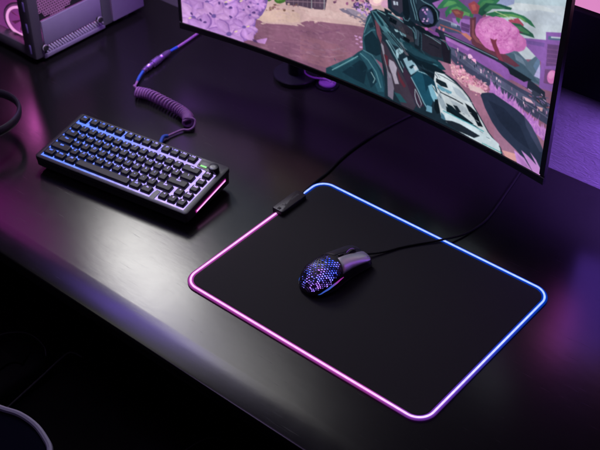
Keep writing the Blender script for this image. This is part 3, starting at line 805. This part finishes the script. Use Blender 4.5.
L((100,150,160),.9,385,27,394,36,402,44,409,53)
L((80,124,138),.8,400,38,408,45,416,54)
P((44,42,54),400,20,412,26,414,38,406,34)
P((20,32,42),412,28,418,28,421,33,421,50,415,48)
P((46,58,72),412,26,416,26,420,32,418,46,415,44,415,34)
L((110,150,160),.7,412,25,416,27,419,31)
P((38,36,48),422,33,432,37,441,43,442,58,432,56,422,50)
L((120,150,160),.7,423,33,432,38,441,44)
L((22,24,34),.9,429,43.6,434,45.6,439,48.4)
P((30,28,40),441,40,446,42,450,50,450,64,444,62,442,54)
L((70,104,116),.8,440,39,446,43,449,50)
P((24,58,70),400,40,410,44,420,52,432,58,440,62,446,70,438,70,424,62,410,54)
P((16,30,40),405,52,420,60,436,66,446,73,440,75,420,66,408,58)
L((70,116,130),.8,400,39,406,47,412,54,424,60,438,66)
P((88,84,96),400,42,406,50,409,56,406,55,400,47)
# left face of receiver
P((58,50,64),382,40,386,44,392,56,398,66,408,86,416,106,412,112,402,106,394,90,386,70,381,54)
P((150,140,158),381,42,383.5,46,385,56,383,54); P((158,150,168),389,59,394,62,397,68,396,74,399,84,395,84,392,74,389,66)
P((120,112,132),387,70,391,74,394,88,393,100,388,96)
P((92,40,54),384,54,387.6,56,388,66,385.4,64); P((90,42,56),397,70,401,78,406,86,404,88,399,80)
P((36,78,88),394,92,400,94,407,103,400,102)
L((140,150,160),.6,381,44,384,56,387,68,390,78)
L((150,170,178),.8,386,40,391,48,396,57,400,66,406,78,414,96,418,106)
L((90,130,142),.8,388,40,396,52,403,66,410,82)
P((54,40,58),404,66,412,78,418,92,424,106,418,108,410,92,403,74)
L((170,186,196),.6,415,88.5,418.6,96,421.5,104,420,108,417,103,415,96,415,88.5)
P((150,182,194),396,50,400,47.6,403.6,51,402,54,399,55,397.6,59,396,55)
P((24,40,52),399,55,402.6,53,405,58,402,62,399,60)
P((138,174,190),403,59,407,57,408,61,412,60,416,65,419,70,411,75,408,70)
P((24,46,60),409,67,413,64.5,415,66.5,411,69)
P((28,74,94),411,77,418,71,424,72,434,78,438,88,434,98,430,110,426,108,418,92)
P((20,54,72),422,72,434,78,437,86,430,84,426,92,424,80)
L((130,170,184),.8,411,77,418,90,424,103,430,112)
L((150,186,196),.7,418,71,426,74,433,78,437,86)
P((120,170,190),428,86,432,84,436,92,438,98,434,102,431,96)
P((210,220,222),432,85,434,86,438,96,437,97)
P((16,26,34),435,99,440,101,441,112,437,114,434,108)
P((110,160,184),427,105,432,107,432,113,426,111)
P((16,28,38),420,68,434,74,446,82,450,88,436,82,424,72)
# white-plated stock
P((196,206,212),435,71.5,444,74,453,81,460,87,468,97,473,106,480,118,488,132.5,500,148,501,154,484,146,460,132,441,116,438,100,437,90,434,80)
P((22,34,42),436,78,446,83,448,88,441,86,436,82)
P((100,150,170),437,84,444,88,452,92,451,94,442,91,438,88)
P((150,166,178),437,98,440,92,446,106,448,112,442,108)
P((166,180,192),452,86,460,90,468,100,474,104,464,100,456,94)
L((24,30,38),.9,440,92,448,96,456,100,463,104)
L((60,70,80),.6,438,74,446,78,456,84,464,91)
P((18,34,44),446,103,452,106,458,112,466,118,474,124,470,124,460,120,450,114)
P((170,182,192),450,100,458,103,466,108,470,116,462,112,454,106)
P((24,34,44),453,105,457,106,461,112,458,113)
P((16,24,32),465,103,471,107,477,113,480,121,483,127,478,126,474,118,469,112)
P((16,28,36),446,106,460,118,476,126,486,134,486,138,470,130,452,120,447,114)
P((190,206,214),442,110,450,113,462,120,476,127,488,134,499,144,499,152,482,144,464,134,446,122)
L((80,160,170),.9,443,110.6,456,117,470,124,484,131.6)
P((70,110,130),441,112,444,115,446,121,441,118)
P((30,38,48),444,120,452,121,460,124,480,136,474,138,456,130)
L((60,150,150),.7,482,143,492,148,502,153)
# small panel seams, rivets and edge glints along the body
for i in range(46):
    t=random.random(); u=random.uniform(-.5,.5)
    cx=382+t*62+u*18; cy=20+t*72-u*(16+t*10)
    if cx>432 and cy<56+0*t or cy<12+(cx-382)*.5: continue
    if cx>438: continue
    a=math.radians(random.choice([54,56,58,55])); l=random.uniform(2.5,8)
    c=random.choice([(16,26,36),(18,30,40),(44,70,84),(54,86,98),(50,46,58),(26,50,62)])
    L(c,random.uniform(.3,.55),cx,cy,cx+l*math.cos(a),cy+l*math.sin(a))
for k in range(5): L((16,26,36) if k%2 else (74,110,122),.55,386+k*1.5,31+k*.5,393+k*1.5,40+k*.5,400+k*1.3,48.5+k*.3)
for k in range(6): L((120,112,122),.45,400.6+k*1.2,43.4+k*1.9,402.8+k*1.2,42.4+k*1.9)
L((100,146,158),.6,388,13.5,394,16,400,20,406,24.5,412,29,414.5,33,415.4,39)
L((100,146,158),.5,411,25.4,414,27.4,416,31,416.4,39); L((60,84,98),.5,417.5,29,418.4,34,418.4,46); L((60,84,98),.5,420,31,421.6,36,421.6,49)
L((104,92,120),.6,423.4,32.6,430,36,436,39,441,42.4)
P((34,66,80),402,42,412,48,424,55,436,60,437,62,424,60,412,54,404,47)
P((20,42,54),404,48,414,55,426,60,436,63,432,64,418,60,406,52)
L((120,164,176),.9,386.5,40,390,46,394,54,397,59); L((84,128,140),.5,388.6,40,393,47,396,53)
P((12,20,28),390,17,397,21,396,25,389,21); P((12,20,28),404,36,410,40,409,43,403,39)
P((20,52,64),372.5,12,375,12,383,23,384,26,382,26)
L((14,24,32),.6,377,12.5,384,20,391,28); L((92,138,150),.5,374,11,380,17,386,24,388,27)
for x,y in ((392.6,20),(401,27.6),(419,44),(427,38),(437,44),(408,33)): E((14,22,30),x,y,.6,.6,0,7); E((104,130,140),x-.15,y-.2,.25,.25,0,6)
P((186,196,206),413,66.5,416,65.4,418,69,415,71); P((26,42,54),398.6,54.8,402,53.6,403.4,57,400.4,58.4)
for i in range(14):
    t=random.random(); cx=444+t*46; cy=88+t*50+random.uniform(-3,5)
    a=math.radians(random.choice([32,35])); l=random.uniform(1.5,5)
    L(random.choice([(150,162,172),(110,128,140),(222,228,232),(70,90,104)]),random.uniform(.3,.6),cx,cy,cx+l*math.cos(a),cy+l*math.sin(a))
for i in range(12):
    t=random.random(); cx=334+t*46; cy=60+t*22+random.uniform(-4,10)
    a=math.radians(random.choice([-30,60,20])); L(random.choice([(24,50,64),(36,72,86),(20,40,52)]),.4,cx,cy,cx+3*math.cos(a),cy+3*math.sin(a))
# scope
P((26,40,54),387,-12,440,-12,440,0,432,3,440,12,439,20,435,26,428,28,420,26,411,21,404,18,396,16,388,8)
P((52,50,66),389,-12,402,-12,404,10,400,14,392,8)
P((180,190,206),393,1,395,1,396,5,393.6,5); P((180,190,206),396,1.5,398,2,398,5.6,396.4,5)
P((16,26,36),402,-6,408,0,410,14,408,20,403,14)
for k in range(4): L((100,140,154),.8,410+k*2.6,-8,411+k*2.6,2,414+k*2.6,12+k,416+k*2.2,20+k)
P((32,46,60),416,-2,428,2,436,8,438.5,18,434,26,427,28,420,25,417,14)
L((96,132,146),.9,414,-6,424,2,432,6,437,12,438.4,20)
E((14,22,30),427.5,16,9.5,11.5,-18,18)
E((50,54,86),426,15.6,7,9.4,-18,16); E((76,84,124),430,17,3,7.4,-18,12)
for x,y in ((423,10),(425,12),(427,9.5),(426,14),(424,19),(427,21),(423,21.5),(428,19)): E(random.choice([(190,140,200),(220,180,220),(150,110,180)]),x,y,1.2,1.1,0,7,.3)
P((18,30,40),402,16,410,20,416,24,412,28,404,24)
L((78,110,124),.9,403,17,405,20,408,21,410,18)
P((18,28,38),408,22,420,26,428,31,440,36,444,40,432,37,420,32)
E((200,110,190),426.5,29,2,1.6,30,8)
P((126,74,146),428,29,438,33,440,37,434,35,428,31)
for x,y in ((439.5,28),(443.5,29.5)): E((200,120,130),x,y,1.2,1.8,0,8)

def paint():
    SX0,SX1,SZ0,SZ1 = -401.,396.,104.,456.; res = .4           # millimetres per paint dot
    W_,H_ = int((SX1-SX0)/res), int((SZ1-SZ0)/res)
    W_ -= W_%2; H_ -= H_%2
    img = np.zeros((H_,W_,3), np.float32); img[:] = np.array([190,200,208])/255
    img[:, :] = np.array([150,165,185])/255
    for col, pts in ops:
        q = np.array([chart(*p) for p in pts]); qx = (q[:,0]-SX0)/res; qy = (q[:,1]-SZ0)/res
        x0,x1 = max(0,int(qx.min())-1), min(W_,int(qx.max())+2); y0,y1 = max(0,int(qy.min())-1), min(H_,int(qy.max())+2)
        if x0>=x1 or y0>=y1: continue
        gx,gy = np.meshgrid(np.arange(x0,x1)+.5, np.arange(y0,y1)+.5); ins = np.zeros(gx.shape, bool); n = len(qx)
        for i in range(n):
            xa,ya,xb,yb_ = qx[i],qy[i],qx[(i+1)%n],qy[(i+1)%n]
            if ya == yb_: continue
            c_ = ((ya > gy) != (yb_ > gy)) & (gx < (xb-xa)*(gy-ya)/(yb_-ya)+xa); ins ^= c_
        img[y0:y1,x0:x1][ins] = np.array(col, np.float32)/255
    rng = np.random.default_rng(3)
    for s_,k_ in ((3,.010),(9,.022),(60,.05)):                  # faint texture in the rendered picture
        a = rng.standard_normal((H_//s_+3, W_//s_+3)).astype(np.float32)
        yy = np.arange(H_)/s_; xx = np.arange(W_)/s_; yi = yy.astype(int); xi = xx.astype(int); fy = (yy-yi)[:,None]; fx = (xx-xi)[None,:]
        b_ = (a[yi][:,xi]*(1-fy)*(1-fx)+a[yi+1][:,xi]*fy*(1-fx)+a[yi][:,xi+1]*(1-fy)*fx+a[yi+1][:,xi+1]*fy*fx)
        img *= (1+b_*k_)[:,:,None]
    img = np.clip(img,0,1).reshape(H_//2,2,W_//2,2,3).mean((1,3))
    H2,W2 = img.shape[:2]
    for _ in range(2): p = np.pad(img, ((1,1),(1,1),(0,0)), 'edge'); img = (p[:-2,1:-1]+p[2:,1:-1]+p[1:-1,:-2]+p[1:-1,2:]+4*p[1:-1,1:-1])/8   # soft anti-alias
    X = (SX0+(np.arange(W2)+.5)*res*2)/1000; Z = (SZ0+(np.arange(H2)+.5)*res*2)/1000
    XX,ZZ = np.meshgrid(X,Z); co = np.stack([XX, np.sqrt(RS*RS-XX*XX)-RS, ZZ], -1).reshape(-1,3)
    me = bpy.data.meshes.new('screen'); nv = W2*H2; nf = (W2-1)*(H2-1)
    idx = np.arange(nv).reshape(H2,W2); f = np.stack([idx[:-1,:-1],idx[:-1,1:],idx[1:,1:],idx[1:,:-1]], -1).reshape(-1,4)
    me.vertices.add(nv); me.vertices.foreach_set('co', co.astype(np.float32).ravel())
    me.loops.add(nf*4); me.loops.foreach_set('vertex_index', f.astype(np.int32).ravel())
    me.polygons.add(nf); me.polygons.foreach_set('loop_start', np.arange(0,nf*4,4,dtype=np.int32))
    me.update(calc_edges=True); me.validate()
    l = np.where(img <= .04045, img/12.92, ((img+.055)/1.055)**2.4)
    me.materials.append(attr_emat('screen_picture', 1.0))
    o = link(bpy.data.objects.new('screen', me), mon)
    setcol(o, np.concatenate([l.reshape(-1,3), np.ones((nv,1))], 1)); return o
paint()

# monitor arm: pole clamped at the back of the desk
arm = thing('monitor_stand', 'dark post on a round foot behind the monitor, holding it up', 'stand', (-.2615,.585,0))
V,F = lathe([(.0455,0),(.0460,.001),(.0460,.009),(.0445,.0105),(.019,.011)], 48); mesh('base', V, F, M['steel'], arm)
V,F = lathe([(.0165,.010),(.0165,.33),(.015,.332)], 28); mesh('pole', V, F, M['steel'], arm)
V,F = tube([(0,0,.30),(.12,-.012,.30),(.2205,.010,.29)], .014, 14); mesh('arm', V, F, M['steel'], arm)

# cable puck with violet cables
pk = thing('cable_holder', 'small round violet cable holder behind the monitor', 'cable holder', (-.1935,.6005,0))
V,F = lathe([(.0235,0),(.0240,.001),(.0232,.003),(.018,.0035)], 32); mesh('base', V, F, M['steel'], pk)
V,F = lathe([(.0168,.003),(.0172,.004),(.0172,.0065),(.0155,.0085),(.008,.0098),(.002,.010)], 32); mesh('cap', V, F, M['violet_rubber'], pk)
for nm,pts in (('violet cable looping left from the cable holder',[(-.1870,.6060,.010),(-.2060,.5960,.012),(-.2230,.5900,.011),(-.2430,.5930,.010),(-.2580,.6080,.011),(-.2600,.630,.014)]),
            ('violet cable rising between two others at the cable holder',[(-.1900,.6010,.010),(-.2030,.6030,.012),(-.2150,.6130,.011),(-.2230,.6330,.012)]),
            ('rightmost violet cable at the cable holder',[(-.1800,.6030,.009),(-.1880,.6120,.011),(-.1960,.6200,.011),(-.2020,.6340,.012)]),
            ('short violet cable just left of the rightmost one at the cable holder',[(-.1850,.6000,.009),(-.1960,.6080,.011),(-.2040,.6170,.011),(-.2110,.6340,.012)])):
    V,F = tube(spline(pts,8), .0021, 8); tag(mesh('power_cable', V, F, M['violet_rubber']), nm, 'cable', 'violet cables meeting at the cable holder')

# dark panel and glowing bar on the wall right of the monitor
pn = boxo('acoustic_panel', (.72,.623,.262), (1.20,.034,.146), .004, M['panelnavy']); tag(pn, 'near-black wall panel right of the monitor under a pink glow', 'wall panel')
lb = boxo('light_bar', (.72,.620,.375), (1.16,.022,.070), .003, emat('pink_bar_glow',(.80,.28,.62),.9)); tag(lb, 'broad pink light bar above the dark wall panel', 'light bar')

# ------------------------------------------------------------------ computer case
pcx,pcy = -.69,.29
pcc = thing('computer_case', 'grey-violet computer case with glass front glowing pink inside', 'computer case', (pcx,pcy,0))
H = .45; Dp = .29; Wd = .42
def b_(name, c, s, bev, m, par=None, Mx=None): return boxo(name, c, s, bev, M[m] if isinstance(m,str) else m, par or pcc, Mx)
b_('front_column', (-.0185,.001,.2335), (.037,.026,.441), .006, 'pc_frame')
for z in (.035,.083,.131,.179,.227):
    b_('light_slot', (-.0145,-.0122,z), (.0045,.0016,.020), .0005, 'slot')
b_('front_column', (-Wd+.018,.001,.2335), (.036,.026,.441), .006, 'pc_frame')
b_('bottom_rail', (-Wd/2,.003,.0245), (Wd-.072,.024,.023), .003, 'pc_frame')
b_('top_panel', (-Wd/2,Dp/2,H+.006), (Wd,Dp,.012), .003, 'pc_frame')
b_('floor_panel', (-Wd/2,Dp/2+.01,.0205), (Wd-.01,Dp-.022,.012), .001, 'pc_panel')
b_('back_panel', (-Wd/2,Dp-.003,.24), (Wd,.005,.42), .001, 'pc_panel')
b_('left_panel', (-Wd+.003,Dp/2,.24), (.004,Dp-.03,.42), .001, 'pc_panel')
# right side: lower shroud strip, perforated edge, dark mesh window with fan behind
b_('side_shroud', (-.0035,.0925,.0635), (.005,.155,.055), .0015, 'pc_panel')
b_('side_skirt', (-.0035,.0925,.0135), (.006,.165,.009), .0015, 'pc_panel')
bm = bmesh.new()
for i in range(24):
    box(bm, -.0035, .0165+i*.0069, .0270, .0042, .0030, .0165, .0004, 1, Matrix.Rotation(.62,3,'X'))
bmo('vent_fins', bm, M['vent'], pcc)
b_('vent_backing', (-.0090,.0925,.027), (.002,.17,.022), 0, 'pc_dark')
b_('mesh_window', (-.0060,.0925,.268), (.003,.155,.350), 0, 'pc_dark')
b_('pillar', (-.0040,.184,.228), (.007,.026,.428), .002, mat('pillar_grey',(.13,.14,.145),.4,metal=.3))
b_('rear_cover', (-.0030,.244,.228), (.0055,.090,.428), .002, 'pc_panel')
# round fan grille, honeycomb wires in front of a pink lit fan
for fz in (.155,.285,.405):
    f = link(bpy.data.objects.new('side_fan', None), pcc); f.location = (-.0042,.0595,fz)
    f.empty_display_size=.01
    R0 = .062 if fz < .4 else .040
    bm = bmesh.new(); pw = .0062
    for a in range(-14,15):
        for b in range(-14,15):
            y,z = (a+.5*(b%2))*pw, b*pw*.866
            if y*y+z*z > R0*R0: continue
            vs_=[]
            for s in (1,.62):
                vs_.append([bm.verts.new((0, y+s*pw*.577*math.cos(math.radians(60*k+30)), z+s*pw*.577*math.sin(math.radians(60*k+30)))) for k in range(6)])
            for k in range(6): bm.faces.new((vs_[0][k],vs_[0][(k+1)%6],vs_[1][(k+1)%6],vs_[1][k]))
    bmesh.ops.remove_doubles(bm, verts=bm.verts, dist=.00005)
    r_ = bmesh.ops.extrude_face_region(bm, geom=list(bm.faces)); bmesh.ops.translate(bm, verts=[v for v in r_['geom'] if isinstance(v,bmesh.types.BMVert)], vec=(.0012,0,0))
    bmo('grille', bm, M['grille'], f, smooth=False)
b_('drive_label', (-.0040,.030,.107), (.0012,.016,.003), .0002, 'pc_frame')
for y,z in ((.0085,.0385),(.156,.0400)):
    V,F = lathe([(.0032,0),(.0032,.004),(.0058,.0045),(.0062,.006),(.0062,.012),(.0054,.0132),(.002,.0133)], 20, Matrix.Translation((-.001,y,z)) @ Matrix.Rotation(PI/2,4,'Y'))
    sc = mesh('thumbscrew', V, F, M['rubber'], pcc)
    V,F = lathe([(.0064,.0082),(.0067,.0084),(.0067,.0094),(.0064,.0096)], 20, Matrix.Translation((-.001,y,z)) @ Matrix.Rotation(PI/2,4,'Y'))
    mesh('ring', V, F, M['vent'], sc)
for x in (-.025,-Wd+.03):
    for y in (.02,Dp-.045):
        V,F = lathe([(.013,0),(.014,.002),(.014,.0085),(.012,.0095)], 20, Matrix.Translation((x,y,0))); mesh('foot', V, F, M['rubber'], pcc)
# inside: lit fan ring facing the front and pink strip
fan = link(bpy.data.objects.new('front_fan', None), pcc); fan.location = (-.080,.022,.042); fan.rotation_euler=(0,0,.35)
n_ = 48
V,F = tube([(.032*math.cos(2*PI*i/n_),0,.032*math.sin(2*PI*i/n_)+.02) for i in range(n_)], .0028, 8, closed=True); mesh('light_ring', V, F, emat('ring_glow',(1.0,.40,.88),.85), fan)
V,F = tube([(.039*math.cos(2*PI*i/n_),.006,.039*math.sin(2*PI*i/n_)+.02) for i in range(n_)], .0045, 8, closed=True); mesh('fan_frame', V, F, mat('fan_frame_pink',(.35,.2,.36),.4), fan)
for k in range(7):
    a = 2*PI*k/7; bl = []
    for t,w in ((.25,.006),(.6,.010),(1,.013)):
        r_=.029*t; bl.append(((r_*math.cos(a-w/ (r_+.01)*.5), .006, r_*math.sin(a-w/(r_+.01)*.5)+.02),(r_*math.cos(a+w/(r_+.01)*.5), .012, r_*math.sin(a+w/(r_+.01)*.5)+.02)))
    V=[p for q in bl for p in q]; F=[(0,1,3,2),(2,3,5,4)]
    V2=[(x,y+.0012,z) for x,y,z in V]; o_=len(V); F=F+[tuple(i+o_ for i in f)[::-1] for f in F]+[(0,1,1+o_,o_),(4,5,5+o_,4+o_),(0,2,2+o_,o_),(2,4,4+o_,2+o_),(1,3,3+o_,1+o_),(3,5,5+o_,3+o_)]
    mesh('blade', V+V2, F, M['grille'], fan)
gl = bpy.data.materials.new('case_glass'); gl.use_nodes=True; b=gl.node_tree.nodes['Principled BSDF']; b.inputs['Transmission Weight'].default_value=1; b.inputs['Roughness'].default_value=.02; b.inputs['IOR'].default_value=1.2; b.inputs['Base Color'].default_value=(.9,.85,.95,1)

# ------------------------------------------------------------------ headset lying at the left
hs = thing('headset', 'dark headset with its curved band lying at the left end of the desk', 'headset', (-.585,.045,0))
ptsb = []
for i in range(41):
    a = math.radians(-115+ 250*i/40); rx,ry = .086,.082
    ptsb.append((rx*math.cos(a), ry*math.sin(a)+.002, .046+.004*math.cos(a)))
loops = []
for i,p in enumerate(ptsb):
    a = math.radians(-115+250*i/40); o = Vector((math.cos(a), math.sin(a), 0)); c_ = Vector(p); w,h = .0042,.0095
    loops.append([c_+o*(w*math.cos(t)*(1.0))+Vector((0,0,1))*h*math.sin(t) for t in [2*PI*k/12 for k in range(12)]])
V,F = loft(loops); mesh('headband', V, F, M['headband'], hs)
for s,i in ((1,0),(-1,40)):
    c_ = Vector(ptsb[i]); V,F = lathe([(.02,-.012),(.036,-.011),(.040,-.004),(.040,.004),(.034,.012),(.01,.013)], 28, Matrix.Translation((c_.x-.03, c_.y, .044)) @ Matrix.Rotation(PI/2,4,'X'))
    cu = mesh('ear_cup', V, F, M['headband'], hs)

# ------------------------------------------------------------------ chair in front of the desk
ch = thing('office_chair', 'black chair with grey piped seams, pushed up below the desk edge', 'chair', (-.155,-.30,-.75))
def rel(p): return (p[0]+.155, p[1]+.30, p[2]+.75)
def cushion(name, x0,x1,y0,y1,zt,th,r=.03,dome=.012):
    loops=[]
    for k,(z,ins) in enumerate(((-th,.02),(-th+.015,.004),(-.03,0),(-.012,.004),(-.004,.012),(0,.03))):
        loops.append([rel((x,y,zt+z)) for x,y in rrect(x0+ins,y0+ins,x1-ins,y1-ins,r,6)])
    loops.append([rel((x,y,zt+dome)) for x,y in rrect(x0+.07,y0+.07,x1-.07,y1-.07,.02,6)])
    V,F = loft(loops); return mesh(name, V, F, M['leather'], ch)
sc_ = cushion('seat', -.318,.020,-.52,-.005,-.362,.09)
V,F = tube(spline([rel(p) for p in [(-.290,-.235,-.352),(-.2988,-.1916,-.350),(-.311,-.10,-.349),(-.3215,-.030,-.350),(-.316,-.014,-.353),(-.300,-.008,-.358)]],8), .0017, 6); mesh('piping', V, F, M['piping'], sc_)
V,F = tube(spline([rel(p) for p in [(.010,-.12,-.350),(.0184,-.0476,-.350),(.0235,-.012,-.352),(.034,.008,-.355),(.045,.016,-.36)]],8), .0013, 6); mesh('piping', V, F, mat('piping_dark',(.08,.08,.085),.5), sc_)
b1 = cushion('side_bolster', -.445,-.330,-.50,-.035,-.345,.10,.04,.010)
V,F = tube(spline([rel(p) for p in [(-.452,-.12,-.345),(-.4471,-.0853,-.335),(-.422,-.058,-.331),(-.392,-.046,-.331),(-.3571,-.049,-.335),(-.342,-.058,-.343)]],8), .0012, 6); mesh('piping', V, F, mat('piping_faint',(.05,.05,.052),.5), b1)
cushion('side_bolster', .034,.15,-.50,-.035,-.345,.10,.04,.010)
V,F = lathe([(.03,.06),(.03,.30),(.022,.31)], 20, Matrix.Translation((0,.05,0))); mesh('gas_lift', V, F, M['steel'], ch)
for k in range(5):
    a=2*PI*k/5+.3; V,F = tube([(0,.05,.08),(.28*math.cos(a),.05+.28*math.sin(a),.05)], lambda t:.022-.008*t, 10); mesh('foot', V, F, M['steel'], ch)
# armrest near the camera: pale rim round a navy pad
rim = [(-.150,-.322,-.1),(-.0974,-.3096,-.1),(-.0644,-.2990,-.1),(-.0299,-.2974,-.1),(.0013,-.3043,-.1),(.0246,-.3145,-.1),(.040,-.335,-.1),(.045,-.362,-.1),(.035,-.395,-.1),(.0,-.42,-.1),(-.07,-.43,-.1),(-.14,-.42,-.1),(-.19,-.39,-.1),(-.195,-.355,-.1),(-.18,-.332,-.1)]
rs = spline([rel(p) for p in rim], 6, closed=True)
cen = sum((v for v in rs), Vector())/len(rs)
loops = [[cen+(v-cen)*k+Vector((0,0,z)) for v in rs] for z,k in ((-.030,.90),(-.022,.97),(-.004,.985),(-.002,.93),(-.004,.6))]
V,F = loft(loops); ar = mesh('armrest', V, F, M['navy'], ch)
V,F = tube(rs, .0048, 8, closed=True); mesh('rim', V, F, mat('armrest_rim',(.26,.25,.34),.42), ar)
V,F = tube([tuple(cen+Vector((0,0,-.02))), tuple(cen+Vector((-.02,.0,-.26)))], .02, 12); mesh('armrest_post', V, F, M['steel'], ch)

# ------------------------------------------------------------------ camera and lights
f_px = 1144.66
cam = bpy.data.cameras.new('camera'); co = bpy.data.objects.new('camera', cam); C.objects.link(co)
fw = Vector((-.50236058,.5929575,-.62931332)); rt = Vector((.76530936,.64364719,-.00445854)); up = Vector((-.40241202,.48385917,.7771389))
Rm = Matrix((rt, up, -fw)).transposed().to_4x4(); Rm.translation = Vector((1.0176495,-.9153636,1.2137347)); co.matrix_world = Rm
cam.sensor_width = 36; cam.lens = 36*f_px/600; cam.clip_end = 50; cam.clip_start = .02
cam.dof.use_dof = True; cam.dof.focus_distance = 1.72; cam.dof.aperture_fstop = 9
scene.camera = co

def area(name, loc, target, size, power, col, sy=None, shape='RECTANGLE', spread=180):
    l = bpy.data.lights.new(name, 'AREA'); l.shape = shape; l.size = size; l.size_y = sy or size; l.energy = power; l.color = col; l.spread = math.radians(spread)
    o = bpy.data.objects.new(name, l); C.objects.link(o); o.location = loc
    d = Vector(target)-Vector(loc); o.rotation_euler = d.to_track_quat('-Z','Y').to_euler(); return o
# radiance of an area lamp = power / (pi * area)
def arad(name, loc, target, size, rad, col, sy=None, shape='RECTANGLE', spread=180):
    A = size*(sy or size)*(PI/4 if shape in ('ELLIPSE','DISK') else 1)
    return area(name, loc, target, size, rad*PI*A, col, sy, shape, spread)
arad('softbox_lamp', (-.79,.60,.815), (-.07,-.01,0), .28, 22, (1,.985,.96), .33, 'ELLIPSE')
arad('ceiling_lamp', (-.45,.62,1.03), (.25,-.1,0), .66, 4.3, (1,.985,.94), .32, 'ELLIPSE')
arad('overhead_violet_lamp', (-.92,.44,1.27), (.05,-.1,0), .62, 9, (.27,.16,1), .22, 'ELLIPSE')
arad('overhead_warm_lamp', (-.78,.10,1.27), (.1,-.12,0), 1.1, 1.5, (1,.97,.90), .26)
arad('magenta_lamp', (-1.45,.60,.80), (-.4,0,0), .55, 1.5, (1,.04,.85), .75, 'ELLIPSE')
arad('violet_wall_lamp', (.74,.50,.32), (.46,.645,.06), .10, 72, (.40,.18,1), .08, spread=60)
arad('violet_side_lamp', (.45,.57,.20), (.55,.2,0), .10, 2.4, (.26,.10,1), .18)
arad('magenta_side_fill', (.385,.59,.27), (.50,.2,0), .05, .8, (1,.12,.75), .16, spread=110)  # added lamp that strengthens the magenta reflection in the desk
arad('back_violet_fill', (-.15,.56,.42), (-.15,.645,.35), .7, 20, (.44,.09,.9), .10)  # added fill on the wall, so the desk reflects violet
arad('left_wall_violet_fill', (-.57,.62,.32), (-.4,.2,0), .16, 1.6, (.40,.09,.9), .42)  # unseen fill placed for a violet reflection left of the monitor
arad('front_violet_fill', (-.30,-.45,1.0), (-.5,.35,0), .35, 3.4, (.66,.45,1), .35)  # added fill that lifts the case, the coil and the left side
arad('case_violet_fill', (-.33,.22,.72), (-.69,.40,.03), .14, 8, (.80,.66,1), .14, spread=50)  # extra fill aimed at the case side to brighten it
arad('case_inner_lamp', (-.88,.42,.30), (-.82,.36,.02), .08, 30, (1,.16,.75), .08)

w = bpy.data.worlds.new('World'); scene.world = w; w.use_nodes = True
bg = w.node_tree.nodes['Background']; bg.inputs[0].default_value = (.10,.06,.16,1); bg.inputs[1].default_value = .02

vs = scene.view_settings; vs.view_transform = 'Standard'; vs.look = 'None'; vs.exposure = 0; vs.gamma = 1; vs.use_curve_mapping = False
scene.cycles.use_denoising = True
scene.cycles.max_bounces = 8
scene.cycles.sample_clamp_indirect = 4
